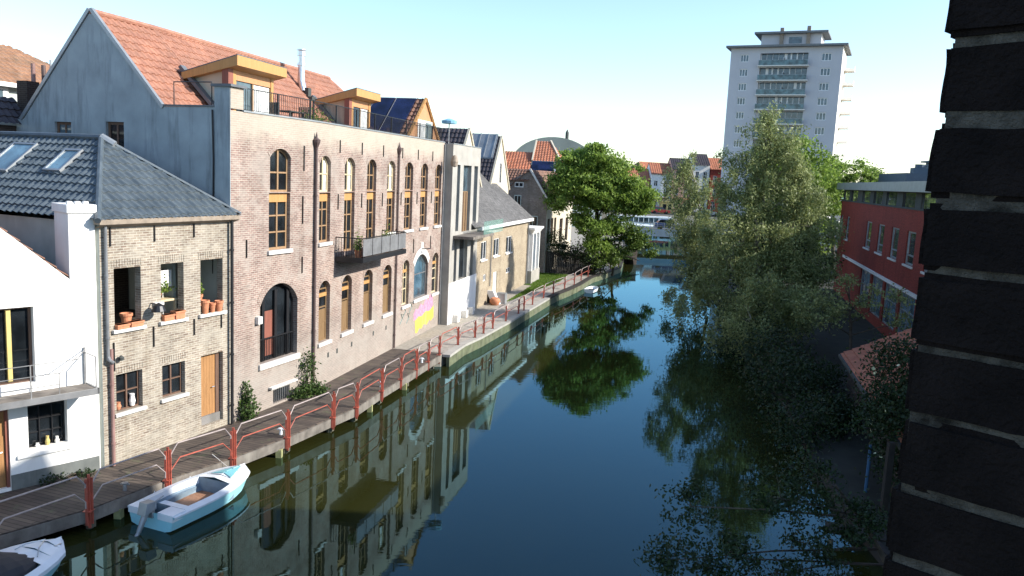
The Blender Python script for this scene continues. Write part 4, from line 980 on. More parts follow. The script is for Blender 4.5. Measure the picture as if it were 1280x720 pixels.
# parasol and furniture on the terrace
t = thing('parasol', 'pale blue flat parasol on a thin pole on top of the grey stair tower', 'parasol', (-3.95, 45.6, 10.95), 13)
mb = MB(); mb.tube([(0, 0, 0), (0, 0, 1.2)], .03, 8); mb.build('pole', 'grey_metal', t); mb = MB(); mb.lathe(0, 0, [(.42, 1.15), (.45, 1.3), (.1, 1.42), (.01, 1.43)], 12); mb.build('canopy', 'parasol_blue', t)
t = thing('patio_table', 'dark table on the roof terrace in front of the first dormer', 'table', on(pA, 20, 4.15, -.75, 10.6), 20)
mb = MB(); mb.box(-.45, .45, -.3, .3, .68, .72); mb.build('table_top', 'charcoal', t)
for a in (-.4, .4):
    for c in (-.25, .25): mb = MB(); mb.box(a-.02, a+.02, c-.02, c+.02, 0, .68); mb.build('leg', 'charcoal', t)
for k, (x, lb) in enumerate(((3.4, 'dark slatted patio chair nearest the corner pier on the roof terrace'), (4.75, 'dark slatted patio chair on the far side of the terrace table'))):
    t = thing('patio_chair', lb, 'chair', on(pA, 20, x, -.75, 10.6), 20+k*180, 'chairs on the roof terrace')
    mb = MB(); mb.box(-.22, .22, -.22, .22, .42, .45); mb.build('seat', 'charcoal', t); mb = MB()
    for j in range(5): mb.box(-.22, -.19, -.2+.09*j, -.15+.09*j, .45, .95)
    mb.build('backrest', 'charcoal', t)
    for a in (-.2, .2):
        for c in (-.2, .2): mb = MB(); mb.box(a-.02, a+.02, c-.02, c+.02, 0, .42); mb.build('leg', 'charcoal', t)
pot(.75, -.55, 10.6, .35, .2, 'potted bush with yellow tips on the terrace between the dormers', plant=(380, .25, .3), p=pB, az=13)
pot(1.5, -.5, 10.6, .3, .18, 'second potted bush on the terrace between the dormers, farther along', plant=(300, .25, .25), p=pB, az=13)
# climbing plants at the foot of the warehouse
shrub('climbing_plant', 'low green bush at the foot of the warehouse beside the black drainpipe', 'bush', on(pA, 20, .62, .25, GZ), [( *on(pA, 20, .62, .22, GZ+.35), .34, .36), (*on(pA, 20, .6, .1, GZ+.85), .24, .4)], 'leaf_hedge', 900, .11)
shrub('climbing_plant', 'climbing plant covering the foot of the brown drainpipe on the warehouse', 'bush', on(pA, 20, 4.0, .2, GZ), [(*on(pA, 20, 4.05, .12, GZ+.8), .42, .75), (*on(pA, 20, 3.6, .2, GZ+.25), .45, .25), (*on(pA, 20, 4.4, .35, GZ+.2), .4, .2)], 'leaf_hedge', 1500, .12)
shrub('weeds', 'dark weeds growing between the white house and the boardwalk', 'weeds', on(pC, 40, -1.2, .15, GZ), [(*on(pC, 40, -1.3, .15, GZ+.1), .35, .14), (*on(pC, 40, -.6, .12, GZ+.08), .3, .1)], 'leaf_dark', 350, .09)

# ------------------------------------------------------------------ grey stair tower
h = thing('stair_tower', 'narrow modern grey concrete stair tower with tall slit windows beside the warehouse', 'tower', pT, 13)
slits = [(.88, 1.45, 6.1, 9.85), (2.1, 3.7, 6.0, 9.85), (4.3, 5.1, 6.0, 9.85), (.85, 1.35, 2.9, 5.6), (1.85, 3.5, 2.7, 5.6), (4.15, 4.8, 2.9, 5.6)]
mb = MB(); wall(mb, 0, 5.6, 3.2, 10.95, [s_ if s_[2] > 5 else (s_[0], s_[1], max(3.2, s_[2]), s_[3]) for s_ in slits], .3); shell(mb, 0, 5.6, 0, 4.5, -.4, 10.95)
mb.build('wall', 'concrete', h)
mb = MB(); mb.box(-.012, 5.62, -.03, .02, -.4, 3.2); mb.build('plinth', 'plaster_white', h)
for s_ in slits:
    x0, x1, z0, z1 = s_; z0 = max(3.2, z0) if z0 < 5 else z0
    f = MB(); f.mat('zinc').box(x0, x0+.05, .2, .26, z0, z1); f.box(x1-.05, x1, .2, .26, z0, z1); f.box(x0+.05, x1-.05, .2, .26, z1-.05, z1)
    if x1-x0 > 1 and z1 > 6:
        f.mat('shutter').box(x0+.1, x1-.1, .15, .22, z0, 8.35); f.mat('frame_brown').box((x0+x1)/2-.22, (x0+x1)/2-.14, .12, .16, z0, 8.3); f.box((x0+x1)/2+.3, (x0+x1)/2+.38, .12, .16, z0, 8.3)
    w_ = f.build('window', None, h); g_ = MB(); g_.box(x0+.04, x1-.04, .235, .245, z0, z1-.03); g_.build('pane', 'glass' if z1 < 6 else 'glass_blue', w_)
f = MB(); f.mat('deck_beam').box(.5, 5.1, -1.2, -.002, 5.72, 5.88); c_ = f.build('canopy', None, h); f = MB(); f.box(2.6, 7.2, -1.22, -1.2, 5.88, 6.65); f.box(5.1, 7.2, -1.2, -.05, 5.86, 5.9); f.build('glass_screen', 'glass_green', c_)
f = MB(); f.box(0, 5.6, -.03, .25, 10.95, 11.0); f.build('coping', 'zinc', h)
f = MB(); f.lathe(-.35, -.2, [(.01, 9.7), (.16, 9.75), (.2, 10.0), (.12, 10.3), (.01, 10.35)], 10); f.build('wall_lamp', 'gutter', h)
for x in (.9, 2.6, 3.9):
    f = MB(); f.box(x, x+.45, -.35, -.05, GZ, GZ+.45); o_ = f.build('stone_block', 'stone_sill', None, bevel=.02); o_.matrix_world = Matrix.Translation(pT)@Matrix.Rotation(R(90-13), 4, 'Z')
    tag(o_, {.9: 'pale stone block nearest the warehouse at the foot of the grey tower', 2.6: 'middle pale stone block at the foot of the grey tower', 3.9: 'pale stone block farthest along the foot of the grey tower'}[x], 'stone block', 'stone blocks by the stair tower')

# ------------------------------------------------------------------ beige house with slate roof
pE = pT+dirv(13)*5.62+dirv(13-90)*.05
h = thing('beige_house', 'low beige brick house with grey slate roof and white gutter beside the lawn', 'house', pE, 14)
q0 = (Vector((.97, 59.95, 0))-pE).dot(dirv(13))     # far corner reference along the wall
LE = 14.0
ws = [(1.05, 2.35, 3.9, 5.1), (4.05, 5.5, 3.9, 5.1), (7.35, 9.0, 3.85, 5.05), (4.3, 5.3, .9, 2.8), (7.7, 8.9, 2.35, 2.75), (1.8, 2.5, 2.45, 2.9)]
ws = [w_ for w_ in ws if w_[0] > .1]
mb = MB(); wall(mb, 0, LE, -.4, 6.0, ws, .15); shell(mb, 0, LE, 0, 6.5, -.4, 6.0, top=False)
mb.face([(LE, 0, 6.0), (LE, 6.5, 6.0), (LE, 4.2, 9.6)]); mb.build('wall', 'brick_beige', h)
for w_ in ws:
    if w_[3]-w_[2] > 1.5: window(h, *w_[:4], 'white_paint', 1, (.7,), .06, fw_=.08, glass='curtain')
    else: window(h, *w_[:4], 'white_paint', 2, (), .05, fw_=.06, bar=.05, sill=.09 if w_[3]-w_[2] > .8 else None)
mb = MB(); mb.box(-.1, LE+.3, -.38, -.02, 5.92, 6.14); mb.build('gutter', 'white_paint', h)
f = MB(); f.mat('slate').prism([(-1.5, -.3, 6.15), (LE+.25, -.3, 6.15), (LE+.25, 4.2, 9.75), (-1.5, 4.2, 9.75)], (0, 0, .06)); f.prism([(-1.5, 4.2, 9.75), (LE+.25, 4.2, 9.75), (LE+.25, 7, 7.5), (-1.5, 7, 7.5)], (0, 0, .06)); f.build('roof', None, h)
pipe(h, LE-.15, .9, 5.9, mat='pipe_grey', r=.05); pipe(h, 3.2, 2.0, 5.9, mat='pipe_grey', r=.04)
f = MB(); f.mat('white_paint').prism([(LE+.0, -.55, 5.2), (LE+3.2, -.55, 5.2), (LE+3.0, -.35, 4.85), (LE+.2, -.35, 4.85)], (0, 2.6, 0)); f.prism([(LE-.1, -.6, 5.2), (LE+3.3, -.6, 5.2), (LE+3.3, 2.0, 5.2), (LE-.1, 2.0, 5.2)], (0, 0, .16))
for x in (LE+.2, LE+1.35, LE+2.6): f.box(x, x+.22, -.42, -.2, 1.9, 4.86)
f.box(LE+.1, LE+3.0, -.15, 2, 1.9, 4.85); f.mat('concrete').box(LE+.05, LE+3.1, -.45, 2.0, -.2, 1.9); bay = f.build('bay_window', None, h)
f = MB(); 
for x in (LE+.48, LE+1.63): f.box(x, x+.8, -.2, -.16, 2.0, 4.7)
f.build('pane', 'glass_blue', bay)
for (s_, o2, lb) in ((2.6, .7, 'round terracotta planter by the beige house wall'), (3.6, .9, 'dark square planter by the beige house wall')):
    t = thing('planter', lb, 'planter', on(pE, 13, s_, o2, GZ), 13); f = MB()
    if 'round' in lb: f.lathe(0, 0, [(.2, 0), (.36, .2), (.33, .4), (.2, .5), (.15, .45)], 14); f.build('pot', 'terracotta', t, smooth=True)
    else: f.box(-.3, .3, -.3, .3, 0, .7); f.build('pot', 'zinc', t)
f = MB(); P = []; 
for k in range(5): f.prism([(.0+.42*k, -.8, 0), (.7+.42*k, -.8, 0), (.5+.42*k, -.4+.1*k, .75-.1*k), (.12+.42*k, -.3, .9-.12*k)], (0, .55, 0))
o_ = f.build('tarpaulin', 'white_paint', None, bevel=.05); o_.matrix_world = Matrix.Translation(Vector(on(pE, 14, 2.9, .1, GZ)))@Matrix.Rotation(R(90-13), 4, 'Z'); tag(o_, 'crumpled white tarpaulin lying against the beige house', 'tarpaulin')

# ------------------------------------------------------------------ gabled houses behind
def gable_house(name, label, p, az, w_, d_, ze, zr, wallm, roofm, z0=0, wins=(), cat='house', side=None, zinc=False, ov=.1, chim=None, frame='white_paint'):
    """gable front of width w_ along az, depth d_ inward"""
    h = thing(name, label, cat, (p[0], p[1], z0), az)
    ze -= z0; zr -= z0
    mb = MB(); wall(mb, 0, w_, -.3, ze, [q for q in wins if q[3] <= ze], .15); mb.face([(0, 0, ze), (w_, 0, ze), (w_/2, 0, zr)]); shell(mb, 0, w_, 0, d_, -.3, ze, top=False)
    mb.face([(w_, d_, ze), (0, d_, ze), (w_/2, d_, zr)]); mb.build('wall', wallm, h)
    a = [(-.1, ov*0+.02, ze-.05), (w_/2, .02, zr+.03), (w_/2, d_, zr+.03), (-.1, d_, ze-.05)]; b_ = [(w_/2, .02, zr+.03), (w_+.1, .02, ze-.05), (w_+.1, d_, ze-.05), (w_/2, d_, zr+.03)]
    pantiles(a, roofm, h, tw=.3, th=.42, sub=4); pantiles(b_, roofm, h, tw=.3, th=.42, sub=4)
    f = MB(); f.bar((-.12, -.02, ze-.1), (w_/2, -.02, zr+.08), .16, .14); f.bar((w_/2, -.02, zr+.08), (w_+.12, -.02, ze-.1), .16, .14); f.build('verge', wallm if side is None else side, h)
    for q in wins:
        if q[3] <= ze: window(h, q[0], q[1], q[2], q[3], frame, 2, (.5,), .08, fw_=.06, sill=.08)
        else:
            f = MB(); f.box(q[0], q[1], -.03, -.002, q[2], q[3]); w2 = f.build('window', frame, h); f = MB(); f.box(q[0]+.07, (q[0]+q[1])/2-.03, -.04, -.03, q[2]+.07, q[3]-.07); f.box((q[0]+q[1])/2+.03, q[1]-.07, -.04, -.03, q[2]+.07, q[3]-.07); f.build('pane', 'glass', w2)
    if chim:
        for (x, y, zt) in chim: f = MB(); f.box(x-.3, x+.3, y-.3, y+.3, ze, zt-z0); f.box(x-.35, x+.35, y-.35, y+.35, zt-z0-.15, zt-z0); f.build('chimney', 'brick_grey', h)
    return h
gable_house('gabled_house', 'white gabled house with dark tiled roof behind the grey stair tower', (-4.3, 53.2), 15, 6.4, 9, 8.3, 12.4, 'plaster_cream', 'tile_black', wins=[(4.6, 5.4, 7.4, 8.1), (2.8, 3.5, 9.4, 10.3)])
f_h = gable_house('narrow_house', 'narrow cream gabled house with zinc and tile roof rising above the slate roof', (-2.15, 62.5), 15, 5.6, 8, 8.3, 12.4, 'plaster_cream', 'tile_black', wins=[(.9, 1.6, 6.2, 7.6), (2.2, 2.9, 6.2, 7.6), (2.6, 3.2, 8.7, 10.4)], chim=[(1.2, 6, 13.6)])
f = MB(); f.prism([(1.5, .25, 10.62), (2.8, .25, 12.52), (2.8, 8.0, 12.52), (1.5, 8.0, 10.62)], (0, 0, .1))
for k in range(12): f.bar((1.5, .4+.65*k, 10.75), (2.8, .4+.65*k, 12.65), .06)
f.build('roof', 'zinc', f_h)
# glazed rooftop room
h = thing('rooftop_house', 'brick house with glazed rooftop room between the gables', 'house', (-3.3, 80, 0), 15)
f = MB(); f.mat('boards_orange').box(0, 2.2, 0, 7, 0, 12.6); f.mat('brick_grey').box(2.2, 7, 0, 7, 0, 11.0); f.build('wall', None, h); f = MB(); f.mat('glass_blue').box(2.3, 6.6, .5, 5, 11.0, 12.55); f.mat('zinc').box(2.2, 7.0, .3, 5.2, 12.55, 12.75)
for k in range(5): f.box(2.3+1.0*k, 2.4+1.0*k, .45, .5, 11, 12.55)
f.build('glass_room', None, h); f = MB(); f.box(4.6, 5.2, -.1, .4, 11, 12.9); f.build('chimney', 'brick_dark', h)
# big domed hall
h = thing('domed_hall', 'large grey barrel-domed roof with slim spire rising far behind the gables', 'hall', (6.2, 142, 0), 90)
f = MB(); f.mat('plaster_dull').box(-9, 9, 0, 20, 0, 11); f.build('wall', None, h)
f = MB(); i0 = 0; K = 22
for k in range(K):
    a0 = math.pi*k/K; a1 = math.pi*(k+1)/K
    p0 = (-7.6*math.cos(a0), 0, 11.2+5.2*math.sin(a0)); p1 = (-7.6*math.cos(a1), 0, 11.2+5.2*math.sin(a1))
    f.face([p0, p1, (p1[0], 20, p1[2]), (p0[0], 20, p0[2])]); f.face([p0, (0, 0, 11.0), p1])
f.build('roof', 'dome', h)
f = MB(); f.tube([(2.3, 3, 15.5), (2.3, 3, 17.4)], .3, 8); f.tube([(2.3, 3, 17.4), (2.3, 3, 18.0)], [.3, .02], 8); f.build('spire', 'charcoal', h)
# orange roofed house and navy shed roof
h = thing('orange_roof_house', 'house with bright orange hipped tile roof and dark skylit extension', 'house', (1.7, 84, 0), 95)
f = MB(); f.box(-4, 3.0, .4, 8, 0, 10.6); f.build('wall', 'brick_grey', h)
pantiles([(-.2, 0, 11.0), (2.7, 0, 11.0), (1.35, 4, 13.2), (-.1, 4, 13.2)], 'tile_far', h, tw=.3, th=.4, sub=4)
pantiles([(2.7, 0, 11.0), (3.8, 6, 10.4), (1.35, 4, 13.2)], 'tile_far', h, tw=.3, th=.4, sub=4)
f = MB(); f.bar((-.25, 0, 11.05), (-.15, 4, 13.3), .15); f.bar((2.75, 0, 11.05), (1.4, 4, 13.3), .15); f.build('verge', 'plaster_cream', h)
pantiles([(-3.4, -2.2, 9.9), (-.3, -2.2, 9.9), (-.3, 2.4, 11.9), (-3.4, 2.4, 11.9)], 'tile_far', h, tw=.3, th=.4, sub=4)
f = MB(); f.prism([(-.2, -2, 9.4), (3.0, -2, 9.4), (3.0, -.4, 10.95), (-.2, -.4, 10.95)], (0, .1, .05)); f.build('dark_roof', 'solar', h)
f = MB(); f.box(2.1, 2.3, -1.5, -1.2, 9.6, 10.9); f.box(2.5, 2.7, -1.5, -1.2, 9.6, 10.9); f.build('window', 'white_paint', h); f = MB(); f.box(-3.9, -3.4, -.5, .2, 9.5, 11.9); f.build('chimney', 'plaster_white', h)
# grey brick house with garden
h = thing('brick_gable_house', 'old grey brick house with mossy tile roof at the end of the lawn', 'house', (2.72, 70.9, 0), 14)
wl = [(-1.7, .4, 0, 0)]
# gable faces the viewer : local plane x = 0, y to the left
f = MB()
def gw(y0, y1, z0, z1): f.face([(0, y1, z0), (0, y0, z0), (0, y0, z1), (0, y1, z1)])
f.face([(0, 6.5, -.3), (0, 0, -.3), (0, 0, 7.3), (0, 1.65, 9.85), (0, 3.7, 8.9), (0, 6.5, 8.9)])
f.face([(0, 6.5, -.3), (7, 6.5, -.3), (7, 6.5, 8.9), (0, 6.5, 8.9)]); f.build('wall', 'brick_grey', h)
f = MB()
canal_w = [(.7, 1.9, 3.4, 5.7), (2.3, 3.3, 3.4, 5.7), (3.7, 4.7, 3.4, 5.7), (6.4, 8.0, 3.2, 5.5), (9.5, 11, 3.2, 5.5)]
wall(f, .02, 13, -.3, 7.2, canal_w, .2); f.build('canal_wall', 'plaster_cream', h)
for q in canal_w: window(h, *q, 'frame_brown', 2, (.6,), .12, fw_=.06, bar=.06, glass='glass')
pantiles([(-.1, -.25, 7.15), (13, -.25, 7.15), (13, 1.65, 9.95), (-.1, 1.65, 9.95)], 'tile_old', h, sub=4)
pantiles([(-.1, 1.65, 9.95), (13, 1.65, 9.95), (13, 5, 7.0), (-.1, 5, 7.0)], 'tile_old', h, sub=4)
pantiles([(-.2, 1.7, 9.0), (-.2, 6.6, 8.9), (1.3, 6.6, 10.05), (1.3, 1.7, 9.95)], 'tile_old', h, sub=4)
f = MB(); f.bar((-.14, -.3, 7.1), (-.14, 1.65, 10.05), .14, .16); f.build('verge', 'stone_sill', h)
for (y0, y1, z0, z1) in ((2.35, 3.0, 6.45, 7.7), (.75, 2.1, 4.85, 5.95), (.45, 1.2, 1.2, 2.75), (2.2, 3.0, 8.4, 8.85)):
    f = MB(); f.box(-.03, -.002, y0, y1, z0, z1); w2 = f.build('door' if z0 < 2 else 'window', 'plaster_dull' if z0 < 8 else 'white_paint', h); f = MB(); n_ = 3 if y1-y0 > 1 else 2
    for k in range(n_): f.box(-.04, -.03, y0+.07+(y1-y0-.07)*k/n_, y0+(y1-y0-.07)*(k+1)/n_, z0+.08, z1-.08)
    f.build('pane', 'glass', w2)
# dark board fence with ivy
t = thing('garden_fence', 'dark stained board fence at the back of the lawn below the ivy', 'fence', (2.9, 71.0, GZ), 80)
f = MB()
for k in range(26): f.box(.02+.155*k, .16+.155*k, 0, .03, 0, 1.95+.03*(k % 3))
f.build('boards', 'dark_wood', t)
for k in range(4): f = MB(); f.box(.0+1.3*k, .1+1.3*k, .03, .13, 0, 2.0); f.build('post', 'frame_brown', t)
shrub('ivy', 'dark ivy heap spilling over the board fence', 'ivy', (5.0, 71.9, GZ), [(4.4, 71.6, 3.0, 1.0, .6), (6.0, 71.7, 2.9, 1.1, .8), (6.9, 71.8, 2.0, .9, 1.0), (7.6, 72.5, 1.7, .9)], 'leaf_dark', 4500, .17)
shrub('garden_bush', 'light green bush standing against the cream wall behind the fence', 'bush', (3.5, 72.3, GZ), [(3.7, 71.8, 3.9, .8), (3.4, 71.9, 3.1, .7)], 'leaf_hedge', 1500, .14)

# ------------------------------------------------------------------ neighbour behind on the left
h = thing('neighbour_house', 'house with brown hipped tile roof and white dormer behind the rendered gable', 'house', pA, 20)
f = MB(); f.box(-16, 8.5, 13.6, 19.5, 0, 12.0); f.build('wall', 'plaster_dull', h)
pantiles([(-16, 13.3, 12.1), (8.6, 13.3, 12.1), (5.6, 16.5, 13.95), (-16, 16.5, 13.95)], 'tile_brown', h, sub=4)
pantiles([(8.6, 13.3, 12.1), (8.6, 19.7, 12.1), (5.6, 16.5, 13.95)], 'tile_brown', h, sub=4)
f = MB(); f.mat('white_paint').box(-16, 8.6, 13.1, 13.5, 11.95, 12.12); f.mat('plaster_dull').box(-16, 8.4, 13.5, 13.6, 10.9, 11.95); f.build('cornice', None, h)
f = MB(); f.mat('white_paint').box(1.6, 3.0, 13.42, 13.5, 11.3, 11.94); f.mat('glass_blue').box(1.7, 2.75, 13.40, 13.42, 11.42, 11.82); f.build('window', None, h)
t = thing('shed_roof_house', 'low dark-roofed building with brick chimney stack and three flue pipes at the left', 'building', pA, 20)
f = MB(); f.box(-8, .3, 9.25, 12, 0, 10.3); f.build('wall', 'brick_dark', t)
pantiles([(-8, 9.0, 10.33), (.45, 9.0, 10.33), (.45, 9.9, 11.28), (-8, 9.9, 11.28)], 'tile_black', t, sub=4)
f = MB(); f.box(.35, .85, 9.1, 9.6, 10.2, 11.9); c_ = f.build('chimney', 'brick_dark', t)
for k, (x, y, zt, mt_) in enumerate(((.78, 9.3, 12.55, 'pipe_pink'), (1.2, 9.3, 12.55, 'pipe_brown'), (1.5, 9.3, 12.78, 'zinc'))):
    f = MB(); f.tube([(x, y, 10.9), (x, y, zt)], .075 if k < 2 else .035, 10); f.build('flue', mt_, t)

# ------------------------------------------------------------------ boats
def hull(L, beam, deck_z, keel, bow_rise, n=15, full=.55, stern=.92, thick=.05, round_bow=1.0):
    """returns station list (x, halfbeam at sheer, sheer z, chine halfbeam, chine z, keel z)"""
    st = []
    for k in range(n):
        t = k/(n-1); x = L*t
        hb = beam/2*(stern+(1-stern)*min(1, t/.35)) if t < full else beam/2*math.sqrt(max(0, 1-((t-full)/(1-full))**(2.0*round_bow)))
        sz = deck_z+bow_rise*t**2; cb = hb*(.86 if t < .8 else .86-.3*(t-.8)/.2); cz = .05+.28*max(0, t-.6)**1.3*2
        kz = keel+max(0, t-.75)**2*5
        st.append((x, max(hb, .012), sz, max(cb, .008), min(cz, sz-.05), min(kz, cz-.02)))
    return st
def hull_mesh(mb, st):
    rows = []
    for (x, hb, sz, cb, cz, kz) in st:
        rows.append([(x, -hb, sz), (x, -(hb*.55+cb*.45), (sz+cz)/2), (x, -cb, cz), (x, 0, kz), (x, cb, cz), (x, hb*.55+cb*.45, (sz+cz)/2), (x, hb, sz)])
    for a, b_ in zip(rows, rows[1:]):
        for j in range(6): mb.face([a[j], b_[j], b_[j+1], a[j+1]])
    mb.face(rows[0])
b0 = Vector((-8.67, 18.78, WZ)); t = thing('motor_boat', 'small open blue and white motor boat moored by the boardwalk', 'boat', b0, 21.8)
st = hull(3.42, 1.6, .44, -.12, .06, full=.42, round_bow=.82)
f = MB(); hull_mesh(f, st); f.build('hull', 'boat_blue', t)
f = MB(); f.mat('boat_white'); n = len(st); inn = []
for (x, hb, sz, *_r) in st:
    inn.append((x, max(hb-.17, 0), sz+.03))
for k in range(n-1):
    (x, hb, sz, *_a), (x2, hb2, sz2, *_b) = st[k], st[k+1]
    for s_ in (-1, 1):
        f.face([(x, s_*(hb+.035), sz), (x2, s_*(hb2+.035), sz2), (x2, s_*inn[k+1][1], sz2+.035), (x, s_*inn[k][1], sz+.035)])
        f.face([(x, s_*(hb+.035), sz-.05), (x2, s_*(hb2+.035), sz2-.05), (x2, s_*(hb2+.035), sz2), (x, s_*(hb+.035), sz)])
        if x < 2.2 : f.face([(x, s_*inn[k][1], sz+.035), (x2, s_*inn[k+1][1], sz2+.035), (x2, s_*(inn[k+1][1]-.01), .3), (x, s_*(inn[k][1]-.01), .3)])
kc = next(k for k in range(n) if st[k][0] > 2.15)
for k in range(kc, n-1):
    a, b_ = inn[k], inn[k+1]; f.face([(a[0], -a[1], a[2]+.0), (b_[0], -b_[1], b_[2]), (b_[0], 0, b_[2]+.06), (a[0], 0, a[2]+.08)]); f.face([(a[0], 0, a[2]+.08), (b_[0], 0, b_[2]+.06), (b_[0], b_[1], b_[2]), (a[0], a[1], a[2])])
f.box(-.02, .42, -.72, -.24, .30, .475); f.box(-.02, .42, .24, .72, .30, .475); f.build('deck', None, t)
f = MB(); f.prism([(2.55, -.02, .585), (3.25, -.02, .575), (2.95, -.14, .56), (2.45, -.34, .545)], (0, 0, .012)); f.prism([(2.55, .02, .585), (3.25, .02, .575), (2.95, .14, .56), (2.45, .34, .545)], (0, 0, .012)); f.build('stripe', 'boat_teal', t)
f = MB(); f.mat('boat_inner')
for k in range(kc):
    a, b_ = inn[k], inn[k+1]
    for s_ in (-1, 1): f.face([(a[0], s_*(a[1]-.012), .31), (b_[0], s_*(b_[1]-.012), .31), (b_[0], s_*(b_[1]-.10), .10), (a[0], s_*(a[1]-.10), .10)])
f.face([(.42, -.7, .48), (.42, .7, .48), (.42, .62, .1), (.42, -.62, .1)]); f.face([(st[kc][0], -.62, .5), (st[kc][0], .62, .5), (st[kc][0], .5, .1), (st[kc][0], -.5, .1)])
f.box(.42, 2.2, -.66, -.50, .1, .26); f.box(.42, 2.2, .50, .66, .1, .26); f.build('cockpit', None, t)
f = MB(); f.box(.42, 2.25, -.5, .5, .09, .115)
f.build('floor', 'boat_floor', t)
f = MB(); f.mat('yellow_frame').box(1.1, 1.45, .70, .725, .33, .43); f.box(1.65, 2.1, .70, .725, .33, .43); f.build('cushion', None, t)
f = MB(); f.box(.62, .95, -.5, .5, .25, .29); f.build('bench', 'boat_white', t)
f = MB(); f.mat('zinc').prism([(-.30, -.13, .45), (.02, -.13, .50), (.06, -.13, .72), (-.22, -.13, .75)], (0, .26, 0)); f.tube([(-.12, 0, .5), (-.38, 0, .05)], [.09, .06], 8); f.tube([(-.38, 0, .05), (-.5, 0, -.08)], .05, 8); f.tube([(.0, 0, .62), (.5, .08, .66)], .022, 6); f.box(-.05, .05, -.1, .1, .3, .55); f.build('outboard_motor', None, t, bevel=.01)
for (x, y) in ((.9, .84), (2.1, .80)):
    f = MB(); f.tube([(x, y, .12), (x, y, .18), (x, y, .36), (x, y, .42)], [.03, .06, .06, .02], 10); f.tube([(x, y, .42), (x, y-.05, .50)], .008, 5); f.build('fender', 'boat_white', t, smooth=True)
f = MB(); f.tube([(.55, -.2, .3), (.9, .15, .13), (1.3, -.1, .125), (1.0, -.3, .125), (.8, 0, .125)], .012, 6); f.build('rope', 'rust_red', t)
f = MB(); f.tube([(3.4, 0, .5), (3.3, .5, .4), (3.2, 1.0, .74)], .008, 5); f.build('mooring_rope', 'stone_sill', t)
t = thing('covered_boat', 'white boat with black canvas cover at the bottom left corner', 'boat', (-11.51, 12.60, WZ), 22)
st = hull(4.6, 1.95, .46, -.12, .1, full=.35, round_bow=1.25)
f = MB(); hull_mesh(f, st); f.build('hull', 'boat_blue', t)
f = MB(); f.mat('boat_white'); n = len(st)
for k in range(n-1):
    a, b_ = st[k], st[k+1]
    for s_ in (-1, 1):
        f.face([(a[0], s_*(a[1]+.04), a[2]), (b_[0], s_*(b_[1]+.04), b_[2]), (b_[0], s_*max(b_[1]-.14, 0), b_[2]+.05), (a[0], s_*max(a[1]-.14, 0), a[2]+.05)]); f.face([(a[0], s_*(a[1]+.04), a[2]-.09), (b_[0], s_*(b_[1]+.04), b_[2]-.09), (b_[0], s_*(b_[1]+.04), b_[2]), (a[0], s_*(a[1]+.04), a[2])])
    if a[0] > 3.3: f.face([(a[0], -max(a[1]-.14, 0), a[2]+.05), (b_[0], -max(b_[1]-.14, 0), b_[2]+.05), (b_[0], 0, b_[2]+.09), (a[0], 0, a[2]+.12)]); f.face([(a[0], 0, a[2]+.12), (b_[0], 0, b_[2]+.09), (b_[0], max(b_[1]-.14, 0), b_[2]+.05), (a[0], max(a[1]-.14, 0), a[2]+.05)])
f.build('deck', None, t)
f = MB(); K = 12; J = 10; rows = []
for k in range(K+1):
    x = .1+3.75*k/K; tt = k/K; hb = np.interp(x, [s_[0] for s_ in st], [s_[1] for s_ in st])-.12; hb *= (1 if tt < .8 else 1-.45*((tt-.8)/.2)**2); top_ = .5+.55*math.sin(math.pi*min(1, .25+tt*.75))**.7*(1 if tt < .9 else .8)
    rows.append([(x, hb*math.cos(math.pi*j/J), .5+(top_-.45)*math.sin(math.pi*j/J)**.8+.03*math.sin(9*x+3*j)) for j in range(J+1)])
for a, b_ in zip(rows, rows[1:]):
    for j in range(J): f.face([a[j], b_[j], b_[j+1], a[j+1]])
f.face(rows[-1]); f.build('cover', 'canvas_black', t, smooth=True)
f = MB(); f.tube([(3.75, -.35, .62), (3.9, -.2, .72), (4.2, 0, .74), (3.9, .2, .72), (3.75, .35, .62)], .014, 6); f.box(4.25, 4.4, -.25, -.2, .58, .62); f.build('bow_rail', 'steel', t)
t = thing('rowing_boat', 'tiny white dinghy moored under the far end of the railing', 'boat', (6.2, 63.9, WZ), 20)
st = hull(2.0, .9, .3, -.05, .06); f = MB(); hull_mesh(f, st); f.build('hull', 'boat_white', t); f = MB(); f.box(.1, 1.5, -.3, .3, .12, .16); f.box(.7, .85, -.4, .4, .22, .25); f.build('thwart', 'canvas_black', t)

# ------------------------------------------------------------------ bridge, tour boat, far quay
t = thing('bridge', 'low blue grey road bridge with thin railings crossing the canal', 'bridge', (16.0, 113, .27), 90)
f = MB(); f.mat('asphalt').box(0, 60, 0, 6, 1.55, 2.45); f.mat('bridge_paint').box(0, 60, -.25, 0, 1.6, 2.6); f.box(0, 60, 6, 6.25, 1.6, 2.6); f.build('deck', None, t)
f = MB()
for k in range(61): f.box(k-.03, k+.03, -.2, -.14, 2.75, 3.55)
for z in (3.0, 3.25, 3.55): f.box(0, 60, -.2, -.15, z-.02, z+.02)
f.build('railing', 'zinc', t)
f = MB(); f.box(9.0, 9.35, -.6, -.3, -1, 3.9); f.build('marker_post', 'pipe_brown', t)
t = thing('arch_wall', 'old brick abutment with a dark arch beneath the drooping branches', 'wall', (9.9, 86, 0), 62)
f = MB(); wall(f, 0, 4.2, -.4, 2.0, [(1.6, 3.8, -.4, 1.45, .5)], 1.2); f.box(0, 4.2, -.05, 1.2, 2.0, 2.15); shell(f, 0, 4.2, 0, 1.2, -.4, 2.0); f.build('wall', 'brick_dark', t)
shrub('overgrowth', 'dry yellow-green overgrowth hanging over the brick abutment', 'overgrowth', (13.5, 85, 1.0), [(10.6, 85.6, 1.9, 1.0, .8), (12.0, 86.6, 1.5, .9, .7)], 'leaf_hedge', 2600, .18)
